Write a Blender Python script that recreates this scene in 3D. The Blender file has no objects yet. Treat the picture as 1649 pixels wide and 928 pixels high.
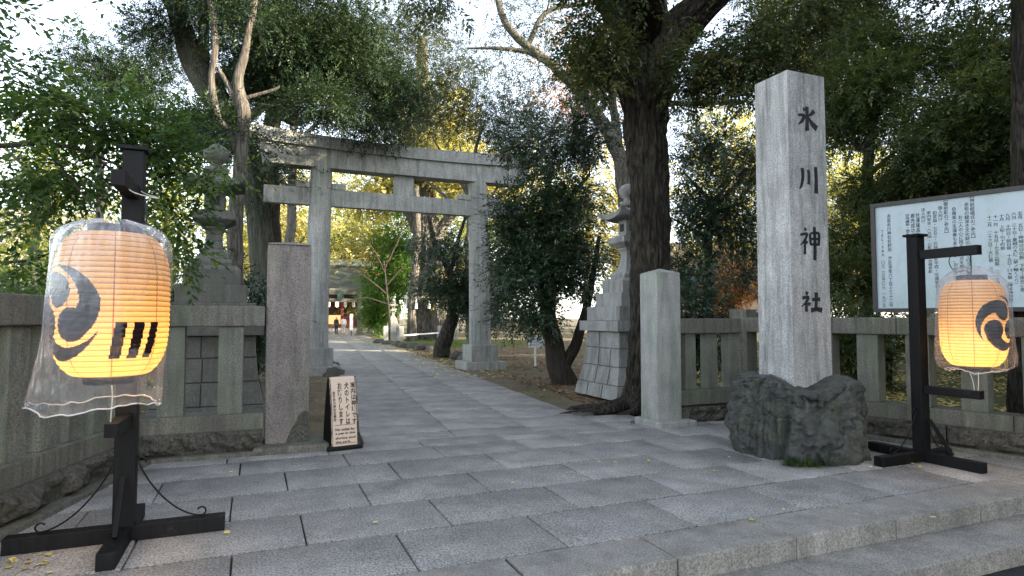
import bpy, bmesh, math, random
import numpy as np
from mathutils import Vector, Matrix, noise
R = math.radians
PI = math.pi

# ------------------------------------------------------------------ camera, sky, sun, exposure
sc = bpy.context.scene
COL = sc.collection
EYE = 1.6
cam_d = bpy.data.cameras.new('camera'); cam = bpy.data.objects.new('camera', cam_d); COL.objects.link(cam)
cam_d.sensor_width = 36; cam_d.lens = 36 * 1000 / 1649
cam_d.clip_start = 0.05; cam_d.clip_end = 2000
PITCH = math.atan(48 / 1000)
cam.location = (0, 0, EYE); cam.rotation_euler = (PI / 2 + PITCH, 0, 0)
sc.camera = cam

SUN_EL, SUN_AZ = 17.0, 108.0          # azimuth to the right of straight ahead (+Y)
w = bpy.data.worlds.new('World'); sc.world = w; w.use_nodes = True
nt = w.node_tree; bg = nt.nodes['Background']
sky = nt.nodes.new('ShaderNodeTexSky'); sky.sky_type = 'NISHITA'; sky.sun_disc = False
sky.sun_elevation = R(SUN_EL); sky.sun_rotation = R(SUN_AZ); sky.altitude = 50; sky.air_density = 0.8; sky.dust_density = 0.4; sky.ozone_density = 0.5
hs = nt.nodes.new('ShaderNodeHueSaturation'); hs.inputs['Saturation'].default_value = 0.52; nt.links.new(sky.outputs[0], hs.inputs['Color']); nt.links.new(hs.outputs[0], bg.inputs[0]); bg.inputs[1].default_value = 0.15
sd = bpy.data.lights.new('sun', 'SUN'); sun = bpy.data.objects.new('sun', sd); COL.objects.link(sun)
sd.energy = 5.0; sd.angle = R(0.5); sd.color = (1.0, 0.86, 0.66)
S = Vector((math.sin(R(SUN_AZ)) * math.cos(R(SUN_EL)), math.cos(R(SUN_AZ)) * math.cos(R(SUN_EL)), math.sin(R(SUN_EL))))
sun.rotation_euler = S.to_track_quat('Z', 'Y').to_euler(); sun.location = (0, 0, 60)
vs = sc.view_settings
sc.display_settings.display_device = 'sRGB'
vs.view_transform = 'Standard'; vs.look = 'None'; vs.gamma = 1; vs.use_curve_mapping = False; vs.exposure = 2.5
sc.cycles.max_bounces = 8; sc.cycles.transparent_max_bounces = 16; sc.cycles.sample_clamp_indirect = 6
sc.cycles.diffuse_bounces = 4; sc.cycles.transmission_bounces = 4; sc.cycles.glossy_bounces = 2
sc.cycles.use_denoising = True

# ------------------------------------------------------------------ frames
GA = R(22.5); SA, CA = math.sin(GA), math.cos(GA)
def AB(a, b): return (-SA * a + CA * b, CA * a + SA * b)          # gate frame: a into the precinct, b along the gate
def AB3(a, b, z=0): x, y = AB(a, b); return Vector((x, y, z))
def W(px, py, Y):                                                # a point seen in the photo at a known distance Y
    u = (px - 824.5) / 1000; v = (464 - py) / 1000
    dy = math.cos(PITCH) - v * math.sin(PITCH); dz = math.sin(PITCH) + v * math.cos(PITCH)
    return Vector((u * Y / dy, Y, EYE + dz / dy * Y))
def Gd(px, py, z=0):
    u = (px - 824.5) / 1000; v = (464 - py) / 1000
    dy = math.cos(PITCH) - v * math.sin(PITCH); dz = math.sin(PITCH) + v * math.cos(PITCH)
    t = (z - EYE) / dz
    return Vector((u * t, dy * t, z))

# ------------------------------------------------------------------ materials
class NB:
    def __init__(s, name):
        s.m = bpy.data.materials.new(name); s.m.use_nodes = True; s.t = s.m.node_tree; s.t.nodes.clear()
        s.out = s.n('ShaderNodeOutputMaterial')
    def n(s, typ, **kw):
        nd = s.t.nodes.new(typ)
        for k, v in kw.items(): setattr(nd, k, v)
        return nd
    def l(s, a, b): s.t.links.new(a, b)
    def coords(s, scale=(1, 1, 1), kind='Object'):
        tc = s.n('ShaderNodeTexCoord'); mp = s.n('ShaderNodeMapping'); s.l(tc.outputs[kind], mp.inputs[0])
        mp.inputs['Scale'].default_value = scale; return mp.outputs[0]
    def noise(s, vec, scale, detail=4, rough=0.55):
        nd = s.n('ShaderNodeTexNoise'); s.l(vec, nd.inputs['Vector']); nd.inputs['Scale'].default_value = scale
        nd.inputs['Detail'].default_value = detail; nd.inputs['Roughness'].default_value = rough; return nd.outputs['Fac']
    def ramp(s, fac, stops):
        nd = s.n('ShaderNodeValToRGB'); s.l(fac, nd.inputs[0]); e = nd.color_ramp.elements
        while len(e) < len(stops): e.new(0.5)
        for i, (p, c) in enumerate(stops):
            e[i].position = p; e[i].color = (c, c, c, 1) if isinstance(c, (int, float)) else (*c, 1)
        return nd.outputs[0]
    def mix(s, fac, a, b, mode='MIX'):
        nd = s.n('ShaderNodeMix', data_type='RGBA', blend_type=mode)
        for sock, val in ((nd.inputs['Factor'], fac), (nd.inputs['A'], a), (nd.inputs['B'], b)):
            if hasattr(val, 'is_linked') or hasattr(val, 'links'): s.l(val, sock)
            elif isinstance(val, (int, float)): sock.default_value = val if sock.type == 'VALUE' else (val, val, val, 1)
            else: sock.default_value = (*val, 1)
        return nd.outputs['Result']
    def math(s, op, a, b=0.0):
        nd = s.n('ShaderNodeMath', operation=op)
        for sock, val in ((nd.inputs[0], a), (nd.inputs[1], b)):
            if isinstance(val, (int, float)): sock.default_value = val
            else: s.l(val, sock)
        return nd.outputs[0]
    def bump(s, h, strength=0.4, dist=0.01):
        nd = s.n('ShaderNodeBump'); nd.inputs['Strength'].default_value = strength; nd.inputs['Distance'].default_value = dist
        s.l(h, nd.inputs['Height']); return nd.outputs[0]
    def pbsdf(s, color, rough=0.8, normal=None, metal=0.0, spec=0.4, out=True):
        p = s.n('ShaderNodeBsdfPrincipled')
        if isinstance(color, tuple): p.inputs['Base Color'].default_value = (*color, 1)
        else: s.l(color, p.inputs['Base Color'])
        if isinstance(rough, (int, float)): p.inputs['Roughness'].default_value = rough
        else: s.l(rough, p.inputs['Roughness'])
        p.inputs['Metallic'].default_value = metal; p.inputs['Specular IOR Level'].default_value = spec
        if normal is not None: s.l(normal, p.inputs['Normal'])
        if out: s.l(p.outputs[0], s.out.inputs[0])
        return p.outputs[0]
    def attr(s, name): nd = s.n('ShaderNodeAttribute', attribute_name=name); return nd.outputs['Fac']

def plain(name, col, rough=0.7, metal=0.0, var=0.25, sc_=6):
    b = NB(name); v = b.coords(); f = b.noise(v, sc_, 5)
    c = b.mix(f, tuple(x * (1 - var) for x in col), tuple(min(1, x * (1 + var)) for x in col))
    g = b.noise(v, sc_ * 20, 3)
    b.pbsdf(c, rough, b.bump(g, 0.15, 0.004), metal); return b.m

def granite(name, dark, light, moss=0.0, stain=0.35, moss_col=(0.10, 0.15, 0.075), speck=70, attr=None, rough=0.82, bumpd=0.006, streak=5):
    b = NB(name); v = b.coords()
    sp = b.noise(v, speck, 3, 0.8)
    mid = b.noise(v, 2.2, 6, 0.65)
    c = b.mix(b.ramp(sp, [(0.36, 0.0), (0.50, 0.55), (0.66, 1.0)]), dark, light)
    sp2 = b.noise(v, speck * 2.3, 2, 0.6)
    c = b.mix(b.ramp(sp2, [(0.60, 0.0), (0.68, 0.75)]), c, tuple(x * 0.25 for x in dark))
    c = b.mix(b.ramp(mid, [(0.3, 0.55), (0.7, 0.0)]), c, tuple(x * 0.55 for x in dark), 'MIX')
    if stain:
        sv = b.coords((streak, streak, 0.8)); st = b.noise(sv, 1.1, 8, 0.68)
        c = b.mix(b.ramp(st, [(0.46, 0.0), (0.80, stain * 1.1)]), c, (0.055, 0.052, 0.045))
        st2 = b.noise(b.coords((8, 8, 1.6)), 1.1, 6, 0.65)
        c = b.mix(b.ramp(st2, [(0.56, 0.0), (0.85, stain * .7)]), c, tuple(min(1, x * 1.25) for x in light))
    if moss:
        mv = b.coords((4, 4, 0.8)); mo = b.noise(mv, 1.0, 6, 0.65)
        fine = b.noise(v, 40, 4, 0.7)
        mm = b.math('MULTIPLY', b.ramp(mo, [(0.60 - moss * 0.35, 0.0), (0.80 - moss * 0.3, min(1, moss * 1.2))]), b.ramp(fine, [(0.3, 0.35), (0.6, 1.0)]))
        c = b.mix(mm, c, moss_col)
    if name == 'paving_granite':
        wn = b.noise(v, 0.9, 8, 0.72); c = b.mix(b.ramp(wn, [(0.54, 0.0), (0.70, 0.35)]), c, (0.36, 0.345, 0.33)); dn_ = b.noise(b.coords((1.3, 1, 1)), 0.55, 9, 0.75); c = b.mix(b.ramp(dn_, [(0.50, 0.0), (0.68, 0.32)]), c, (0.07, 0.066, 0.06))
    if attr:
        a = b.attr(attr); c = b.mix(1.0, c, b.ramp(a, [(0, 0.92), (1, 1.05)]), 'MULTIPLY')
    h = b.math('ADD', b.math('MULTIPLY', sp, 0.5), b.noise(v, 12, 6, 0.7))
    b.pbsdf(c, rough, b.bump(h, 0.55, bumpd), spec=0.3)
    return b.m

M = {}
M['pave'] = granite('paving_granite', (0.090, 0.086, 0.080), (0.55, 0.52, 0.475), moss=0.0, stain=0.0, speck=60, attr='v', bumpd=0.006, rough=0.78)
M['edge'] = granite('step_granite', (0.14, 0.13, 0.115), (0.50, 0.46, 0.40), moss=0.0, stain=0.4, speck=75, attr='v')
M['gran'] = granite('pillar_granite', (0.22, 0.212, 0.20), (0.52, 0.50, 0.46), moss=0.5, stain=0.7, moss_col=(0.15, 0.21, 0.12))
M['stele'] = granite('stele_granite', (0.26, 0.255, 0.245), (0.58, 0.565, 0.53), moss=0.22, stain=0.9, streak=9, speck=60, moss_col=(0.20, 0.24, 0.19))
M['torii'] = granite('torii_granite', (0.22, 0.215, 0.20), (0.52, 0.51, 0.465), moss=0.40, stain=0.8, streak=9, speck=45, moss_col=(0.20, 0.25, 0.18))
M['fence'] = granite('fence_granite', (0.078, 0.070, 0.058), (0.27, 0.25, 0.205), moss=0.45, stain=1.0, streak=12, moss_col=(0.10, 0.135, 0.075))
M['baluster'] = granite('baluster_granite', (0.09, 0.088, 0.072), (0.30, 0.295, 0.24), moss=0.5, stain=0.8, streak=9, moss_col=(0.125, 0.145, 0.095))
M['lstone'] = granite('lantern_stone', (0.17, 0.165, 0.155), (0.44, 0.43, 0.39), moss=0.25, stain=0.8, moss_col=(0.13, 0.16, 0.11))
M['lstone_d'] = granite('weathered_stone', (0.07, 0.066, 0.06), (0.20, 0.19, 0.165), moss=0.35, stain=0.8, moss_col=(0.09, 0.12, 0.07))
M['rough'] = granite('rough_stone', (0.036, 0.032, 0.026), (0.15, 0.135, 0.11), moss=0.35, stain=0.5, speck=35, moss_col=(0.05, 0.065, 0.03), bumpd=0.02)
M['post_l'] = granite('pink_granite', (0.12, 0.10, 0.092), (0.36, 0.31, 0.275), moss=0.3, stain=0.7, speck=60, moss_col=(0.16, 0.20, 0.12))
M['wood'] = plain('black_wood', (0.006, 0.0055, 0.0055), 0.6, var=0.5)
def wood_mat():
    b = NB('black_wood'); v = b.coords((30, 30, 1.2)); g = b.noise(v, 1.0, 7, 0.7); s_ = b.noise(b.coords(), 5, 7, 0.75)
    c = b.mix(b.ramp(g, [(0.35, 0), (0.7, 1)]), (0.003, 0.003, 0.003), (0.014, 0.0125, 0.012)); c = b.mix(b.ramp(s_, [(0.60, 0.0), (0.72, 0.6)]), c, (0.045, 0.042, 0.04))
    b.pbsdf(c, b.ramp(g, [(0.3, 0.40), (0.7, 0.75)]), b.bump(g, 0.5, 0.004), spec=0.18); return b.m
M['wood'] = wood_mat()
M['iron'] = plain('black_iron', (0.010, 0.010, 0.011), 0.35, 0.6)
M['frame'] = plain('brown_frame', (0.045, 0.038, 0.034), 0.5)
M['ink'] = plain('black_ink', (0.015, 0.014, 0.014), 0.6)
M['ink2'] = plain('faded_ink', (0.035, 0.04, 0.045), 0.7)
M['beige'] = plain('beige_panel', (0.62, 0.47, 0.35), 0.5, var=0.06)
M['white'] = plain('white_paint', (0.75, 0.75, 0.73), 0.5, var=0.06)
M['dkgreen'] = plain('bronze_plaque', (0.03, 0.06, 0.05), 0.5)
M['yellow'] = plain('yellow_paint', (0.75, 0.55, 0.04), 0.4)
M['blue'] = plain('blue_paint', (0.03, 0.09, 0.35), 0.4)
M['redp'] = plain('red_paint', (0.55, 0.04, 0.03), 0.4)
M['copper'] = plain('roof_copper', (0.10, 0.12, 0.11), 0.6)
M['redwood'] = plain('red_lacquer', (0.16, 0.03, 0.02), 0.5)
M['rope'] = plain('straw_rope', (0.55, 0.50, 0.38), 0.9)
M['paper_w'] = plain('white_paper', (0.80, 0.80, 0.78), 0.8, var=0.03)
M['skin'] = plain('skin', (0.50, 0.30, 0.21), 0.5, var=0.08)
M['hair'] = plain('hair', (0.012, 0.010, 0.010), 0.5)
M['shirt'] = plain('white_cloth', (0.72, 0.72, 0.72), 0.8, var=0.05)
M['trouser'] = plain('beige_cloth', (0.45, 0.40, 0.34), 0.8)
M['dark'] = plain('dark_cloth', (0.03, 0.032, 0.04), 0.8)
M['cable'] = plain('black_cable', (0.01, 0.01, 0.01), 0.4)
M['string'] = plain('white_string', (0.6, 0.58, 0.55), 0.8)

def board_mat():
    b = NB('sign_enamel'); v = b.coords(); s_ = b.noise(b.coords((3, 3, 1.2)), 1.2, 6, 0.65); f = b.noise(v, 22, 5, 0.7)
    g = b.math('MULTIPLY', b.ramp(s_, [(0.48, 0.0), (0.66, 0.8)]), b.ramp(f, [(0.35, 0.2), (0.65, 1.0)]))
    c = b.mix(g, (0.42, 0.49, 0.52), (0.29, 0.37, 0.30)); b.pbsdf(c, 0.35); return b.m
M['board'] = board_mat()

def bark(name, dark, light, moss=0.0, vscale=0.16, scale=14, strength=0.9, dist=0.04):
    b = NB(name); v = b.coords((1, 1, vscale)); v2 = b.coords()
    dn = b.n('ShaderNodeTexNoise'); b.l(v, dn.inputs['Vector']); dn.inputs['Scale'].default_value = 6; dn.inputs['Detail'].default_value = 5
    vo = b.n('ShaderNodeTexVoronoi', feature='DISTANCE_TO_EDGE'); b.l(b.mix(0.22, v, dn.outputs['Color']), vo.inputs['Vector']); vo.inputs['Scale'].default_value = scale
    nz = b.noise(v, scale * 1.5, 8, 0.7)
    h = b.math('ADD', b.math('MULTIPLY', b.ramp(vo.outputs['Distance'], [(0, 0), (0.25, 1)]), 0.28), nz)
    c = b.mix(b.ramp(h, [(0.45, 0.0), (1.0, 1.0)]), dark, light)
    c = b.mix(b.ramp(b.noise(v2, 1.5, 5, 0.6), [(0.45, 0.0), (0.7, 0.5)]), c, tuple((x + y) * 0.35 for x, y in zip(dark, light)))
    if moss: c = b.mix(b.ramp(b.noise(v2, 2.5, 6, 0.7), [(0.5 - moss * .2, 0.0), (0.7, moss)]), c, (0.055, 0.075, 0.025))
    b.pbsdf(c, 0.9, b.bump(h, strength, dist), spec=0.2); return b.m
M['bark_dark'] = bark('oak_bark', (0.010, 0.008, 0.007), (0.10, 0.082, 0.064), scale=15, strength=1.0, dist=0.07, vscale=0.2, moss=.2)
M['bark_grey'] = bark('grey_bark', (0.05, 0.044, 0.038), (0.23, 0.205, 0.175), moss=0.25, scale=10)
M['bark_pale'] = bark('pale_bark', (0.035, 0.030, 0.025), (0.19, 0.165, 0.14), moss=0.2, scale=15, dist=0.03)
M['bark_cedar'] = bark('cedar_bark', (0.03, 0.03, 0.025), (0.13, 0.125, 0.10), moss=0.35, vscale=0.06, scale=22)
M['bark_brown'] = bark('dark_brown_bark', (0.02, 0.016, 0.013), (0.07, 0.055, 0.042), moss=0.15, scale=12)

def leaf_mat(name, c0, c1, c2, trans=0.35, rough=0.5, spec=0.35):
    b = NB(name); a = b.attr('v')
    col = b.ramp(a, [(0.0, c0), (0.55, c1), (1.0, c2)])
    p = b.pbsdf(col, rough, spec=spec, out=False)
    tr = b.n('ShaderNodeBsdfTranslucent'); tcol = b.mix(1.0, col, (1.5, 1.5, 0.9), 'MULTIPLY'); b.l(tcol, tr.inputs[0])
    mx = b.n('ShaderNodeMixShader'); mx.inputs[0].default_value = trans
    b.l(p, mx.inputs[1]); b.l(tr.outputs[0], mx.inputs[2]); b.l(mx.outputs[0], b.out.inputs[0]); return b.m
M['lf_near'] = leaf_mat('leaf_bright_green', (0.022, 0.050, 0.015), (0.055, 0.105, 0.026), (0.14, 0.18, 0.045), 0.4)
M['lf_yew'] = leaf_mat('leaf_yew', (0.010, 0.024, 0.012), (0.024, 0.046, 0.018), (0.060, 0.085, 0.026), 0.15)
M['lf_oak'] = leaf_mat('leaf_oak', (0.022, 0.038, 0.014), (0.060, 0.076, 0.026), (0.14, 0.125, 0.04), 0.35)
M['lf_cam'] = leaf_mat('leaf_glossy', (0.014, 0.032, 0.016), (0.032, 0.060, 0.028), (0.065, 0.095, 0.038), 0.15, 0.32, 0.7)
M['lf_cedar'] = leaf_mat('leaf_cedar', (0.030, 0.052, 0.020), (0.075, 0.100, 0.034), (0.18, 0.18, 0.055), 0.35)
M['lf_olive'] = leaf_mat('leaf_olive', (0.022, 0.038, 0.020), (0.052, 0.070, 0.034), (0.13, 0.12, 0.045), 0.28)
M['lf_gink'] = leaf_mat('leaf_yellow', (0.16, 0.18, 0.06), (0.42, 0.38, 0.14), (0.68, 0.56, 0.26), 0.45)
M['lf_yg'] = leaf_mat('leaf_yellow_green', (0.12, 0.17, 0.03), (0.26, 0.28, 0.05), (0.48, 0.42, 0.07), 0.45)
M['lf_rust'] = leaf_mat('leaf_rust', (0.18, 0.07, 0.03), (0.35, 0.15, 0.05), (0.45, 0.26, 0.08), 0.4)
M['lf_bright'] = leaf_mat('leaf_fresh', (0.04, 0.10, 0.02), (0.08, 0.17, 0.03), (0.15, 0.24, 0.05), 0.4)
M['litter'] = leaf_mat('leaf_litter', (0.07, 0.038, 0.02), (0.20, 0.11, 0.055), (0.42, 0.28, 0.13), 0.1, 0.8, 0.2)
M['litter_y'] = leaf_mat('leaf_litter_yellow', (0.35, 0.27, 0.08), (0.62, 0.50, 0.16), (0.80, 0.66, 0.30), 0.2, 0.7, 0.2)
M['grass'] = leaf_mat('grass_blade', (0.02, 0.05, 0.012), (0.04, 0.08, 0.02), (0.08, 0.13, 0.03), 0.3)

def ground_mat(name, c0, c1, moss=None, sc_=0.8):
    b = NB(name); v = b.coords(); big = b.noise(v, sc_, 6, 0.65); fine = b.noise(v, 30, 6, 0.75)
    c = b.mix(b.ramp(big, [(0.3, 0), (0.7, 1)]), c0, c1)
    c = b.mix(b.ramp(fine, [(0.35, 0.6), (0.6, 0.0)]), c, tuple(x * 0.4 for x in c0))
    if moss: c = b.mix(b.ramp(b.noise(v, 1.1, 6, 0.7), [(0.48, 0), (0.62, 0.9)]), c, moss)
    b.pbsdf(c, 0.95, b.bump(fine, 0.7, 0.02), spec=0.15); return b.m
M['dirt'] = ground_mat('bare_earth', (0.13, 0.098, 0.066), (0.23, 0.18, 0.12), (0.09, 0.10, 0.04))
M['park'] = ground_mat('park_ground', (0.07, 0.08, 0.03), (0.16, 0.13, 0.07), (0.06, 0.085, 0.025), 0.5)
M['asphalt'] = ground_mat('asphalt', (0.045, 0.045, 0.047), (0.06, 0.06, 0.062))
M['bed'] = plain('joint_mortar', (0.028, 0.027, 0.025), 0.95)
def boulder_mat():
    b = NB('boulder_rock'); v = b.coords(); n1 = b.noise(v, 1.7, 8, 0.65); n2 = b.noise(v, 16, 8, 0.75)
    c = b.mix(b.ramp(n1, [(0.3, 0), (0.7, 1)]), (0.040, 0.038, 0.036), (0.17, 0.17, 0.145))
    c = b.mix(b.ramp(b.noise(v, 2.6, 6, 0.7), [(0.48, 0.0), (0.64, 0.8)]), c, (0.12, 0.135, 0.08))
    c = b.mix(b.ramp(n2, [(0.35, 0.75), (0.55, 0.0)]), c, (0.02, 0.02, 0.02))
    c = b.mix(b.ramp(b.noise(v, 60, 3, 0.7), [(0.58, 0.0), (0.72, 0.5)]), c, (0.24, 0.24, 0.21))
    b.pbsdf(c, 0.62, b.bump(b.math('ADD', n2, b.noise(b.coords((1, 1, .4)), 9, 8, .75)), 1.0, 0.06), spec=0.5); return b.m
M['boulder'] = boulder_mat()
def paper_mat(name, col, tr):
    b = NB(name); d = b.n('ShaderNodeBsdfDiffuse'); t = b.n('ShaderNodeBsdfTranslucent')
    v = b.coords(); f = b.noise(v, 9, 5, 0.6)
    c = b.mix(f, tuple(x * 0.9 for x in col), col); b.l(c, d.inputs[0])
    tc = b.mix(f, tuple(x * 0.85 for x in tr), tr); b.l(tc, t.inputs[0])
    m = b.n('ShaderNodeMixShader'); m.inputs[0].default_value = 0.5; b.l(d.outputs[0], m.inputs[1]); b.l(t.outputs[0], m.inputs[2])
    b.l(m.outputs[0], b.out.inputs[0]); return b.m
M['paper'] = paper_mat('lantern_paper', (0.55, 0.42, 0.25), (0.92, 0.58, 0.18))
M['paper_rib'] = paper_mat('lantern_rib', (0.42, 0.24, 0.12), (0.30, 0.13, 0.03))
M['paper_ink'] = paper_mat('lantern_ink', (0.018, 0.016, 0.018), (0.006, 0.004, 0.004))
def film():
    b = NB('plastic_film'); v = b.coords((1, 1, 0.35)); n = b.noise(v, 9, 7, 0.72); n2 = b.noise(b.coords(), 28, 5, 0.7)
    nor = b.bump(b.math('ADD', n, b.math('MULTIPLY', n2, 0.35)), 1.0, 0.05)
    tr = b.n('ShaderNodeBsdfTransparent'); tr.inputs[0].default_value = (0.96, 0.96, 0.97, 1)
    gl = b.n('ShaderNodeBsdfGlossy'); gl.inputs['Roughness'].default_value = 0.06; gl.inputs[0].default_value = (1, 1, 1, 1); b.l(nor, gl.inputs['Normal'])
    df = b.n('ShaderNodeBsdfDiffuse'); df.inputs[0].default_value = (0.8, 0.8, 0.82, 1); tl = b.n('ShaderNodeBsdfTranslucent'); tl.inputs[0].default_value = (0.8, 0.8, 0.82, 1)
    dm = b.n('ShaderNodeMixShader'); b.l(df.outputs[0], dm.inputs[1]); b.l(tl.outputs[0], dm.inputs[2])
    lw = b.n('ShaderNodeLayerWeight'); lw.inputs[0].default_value = 0.35; b.l(nor, lw.inputs['Normal'])
    m1 = b.n('ShaderNodeMixShader'); b.l(b.math('ADD', b.math('MULTIPLY', lw.outputs['Facing'], 0.16), b.ramp(n, [(0.47, 0.0), (0.74, 0.15)])), m1.inputs[0]); b.l(tr.outputs[0], m1.inputs[1]); b.l(dm.outputs[0], m1.inputs[2])
    m2 = b.n('ShaderNodeMixShader'); b.l(b.math('ADD', b.math('MULTIPLY', lw.outputs['Fresnel'], 0.24), 0.03), m2.inputs[0]); b.l(m1.outputs[0], m2.inputs[1]); b.l(gl.outputs[0], m2.inputs[2])
    b.l(m2.outputs[0], b.out.inputs[0]); return b.m
M['film'] = film()
def emis(name, col, st):
    b = NB(name); e = b.n('ShaderNodeEmission'); e.inputs[0].default_value = (*col, 1); e.inputs[1].default_value = st; b.l(e.outputs[0], b.out.inputs[0]); return b.m
M['glow'] = emis('lit_interior', (1.0, 0.40, 0.16), 0.4)
M['glow_w'] = emis('lit_shade', (1.0, 0.75, 0.5), 0.8)

# ------------------------------------------------------------------ mesh helpers
def tag(o, label=None, cat=None, group=None, kind=None):
    if label: o['label'] = label
    if cat: o['category'] = cat
    if group: o['group'] = group
    if kind: o['kind'] = kind
    return o
def link(name, me, mat=None, parent=None, smooth=False):
    o = bpy.data.objects.new(name, me); COL.objects.link(o)
    if mat is not None:
        for m in (mat if isinstance(mat, (list, tuple)) else [mat]): me.materials.append(m)
    if parent: o.parent = parent
    if smooth: me.polygons.foreach_set('use_smooth', [True] * len(me.polygons))
    return o
def empty(name, loc=(0, 0, 0), rz=0):
    o = bpy.data.objects.new(name, None); COL.objects.link(o); o.location = loc; o.rotation_euler = (0, 0, rz); o.empty_display_size = 0.2; return o
class MB:
    def __init__(s): s.bm = bmesh.new()
    def box(s, c, size, rz=0, bev=0.0, top=1.0, mat=None, rot=None):
        """box centred at c (x,y,z of its bottom centre); top = scale of the top face"""
        hx, hy, h = size[0] / 2, size[1] / 2, size[2]
        vs_ = []
        for z, k in ((0, 1.0), (h, top)):
            for sx, sy in ((-1, -1), (1, -1), (1, 1), (-1, 1)): vs_.append(Vector((sx * hx * k, sy * hy * k, z)))
        m = Matrix.Translation(Vector(c)) @ (rot if rot is not None else Matrix.Rotation(rz, 4, 'Z'))
        v = [s.bm.verts.new(m @ p) for p in vs_]
        fs = [s.bm.faces.new([v[i] for i in f]) for f in ((3, 2, 1, 0), (4, 5, 6, 7), (0, 1, 5, 4), (1, 2, 6, 5), (2, 3, 7, 6), (3, 0, 4, 7))]
        if bev:
            es = list({e for f in fs for e in f.edges}); bmesh.ops.bevel(s.bm, geom=es, offset=bev, segments=2, profile=0.6, affect='EDGES')
        return s
    def bar(s, p, q, wd, ht, bev=0.0):
        """straight bar from p to q (centre line), width wd, height ht"""
        p, q = Vector(p), Vector(q); d = q - p; L = d.length; rot = d.to_track_quat('Z', 'Y').to_matrix().to_4x4() if abs(d.normalized().z) < 0.98 else Matrix.Identity(4)
        if abs(d.normalized().z) < 0.98:
            dn = d.normalized(); side = dn.cross(Vector((0, 0, 1))).normalized(); up = side.cross(dn)
            rot = Matrix((side, up, dn)).transposed().to_4x4()
        return s.box(p, (wd, ht, L), bev=bev, rot=rot)
    def ring(s, prof, n=24, c=(0, 0), sq=False, rz=0, capb=True, capt=True, sx=1.0):
        """lathe profile [(r,z)...]; sq -> square section with 4 corners"""
        rows = []
        if sq: n = 4
        for r, z in prof:
            row = []
            for i in range(n):
                a = rz + (PI / 4 if sq else 0) + 2 * PI * i / n; rr = r * (math.sqrt(2) if sq else 1)
                row.append(s.bm.verts.new((c[0] + rr * math.cos(a) * sx, c[1] + rr * math.sin(a), z)))
            rows.append(row)
        for r0, r1 in zip(rows, rows[1:]):
            for i in range(n): s.bm.faces.new((r0[i], r0[(i + 1) % n], r1[(i + 1) % n], r1[i]))
        if capb: s.bm.faces.new(rows[0][::-1])
        if capt: s.bm.faces.new(rows[-1])
        return s
    def poly(s, pts, z0, z1):
        """prism of a polygon (xy list, counter-clockwise)"""
        a = [s.bm.verts.new((p[0], p[1], z0)) for p in pts]; b = [s.bm.verts.new((p[0], p[1], z1)) for p in pts]; n = len(pts)
        s.bm.faces.new(a[::-1]); s.bm.faces.new(b)
        for i in range(n): s.bm.faces.new((a[i], a[(i + 1) % n], b[(i + 1) % n], b[i]))
        return s
    def build(s, name, mat, parent=None, smooth=False, recalc=True):
        if recalc: bmesh.ops.recalc_face_normals(s.bm, faces=s.bm.faces)
        me = bpy.data.meshes.new(name); s.bm.to_mesh(me); s.bm.free(); return link(name, me, mat, parent, smooth)
def np_mesh(name, V, F, mat, parent=None, attr=None, smooth=False):
    """V (n,3), F (m,k) fixed k"""
    me = bpy.data.meshes.new(name); k = F.shape[1]
    me.vertices.add(len(V)); me.vertices.foreach_set('co', np.ascontiguousarray(V, dtype=np.float32).ravel())
    me.loops.add(F.size); me.loops.foreach_set('vertex_index', np.ascontiguousarray(F, dtype=np.int32).ravel())
    me.polygons.add(len(F)); me.polygons.foreach_set('loop_start', np.arange(0, F.size, k, dtype=np.int32))
    me.update(calc_edges=True)
    if attr is not None:
        at = me.attributes.new('v', 'FLOAT', 'FACE'); at.data.foreach_set('value', np.ascontiguousarray(attr, dtype=np.float32))
    return link(name, me, mat, parent, smooth)
def catmull(P, n):
    P = [Vector(p) for p in P]; P = [P[0] * 2 - P[1]] + P + [P[-1] * 2 - P[-2]]; out = []
    for i in range(1, len(P) - 2):
        for k in range(n):
            t = k / n; a, b, c, d = P[i - 1:i + 3]
            out.append(0.5 * ((2 * b) + (c - a) * t + (2 * a - 5 * b + 4 * c - d) * t * t + (3 * b - a - 3 * c + d) * t ** 3))
    out.append(P[-2]); return out
def tube_arrays(pts, rad, n=8, disp=None):
    """returns V,F of a tube along pts with radii"""
    P = np.array([list(p) for p in pts], float); m = len(P); T = np.gradient(P, axis=0); T /= (np.linalg.norm(T, axis=1, keepdims=True) + 1e-9)
    ref = np.array([0.0, 0, 1]) if abs(T[0][2]) < 0.9 else np.array([1.0, 0, 0])
    U = np.cross(T[0], ref); U /= np.linalg.norm(U); A = np.linspace(0, 2 * PI, n, endpoint=False); V = np.zeros((m, n, 3))
    for i in range(m):
        U = U - T[i] * U.dot(T[i]); U /= np.linalg.norm(U) + 1e-9; B = np.cross(T[i], U)
        r = rad[i] * (np.ones(n) if disp is None else disp(i, A))
        V[i] = P[i] + np.outer(np.cos(A) * r, U) + np.outer(np.sin(A) * r, B)
    idx = np.arange(m * n).reshape(m, n); a = idx[:-1]; b = np.roll(a, -1, 1); d = idx[1:]; c = np.roll(d, -1, 1)
    return V.reshape(-1, 3), np.stack([a, b, c, d], -1).reshape(-1, 4)
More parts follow.
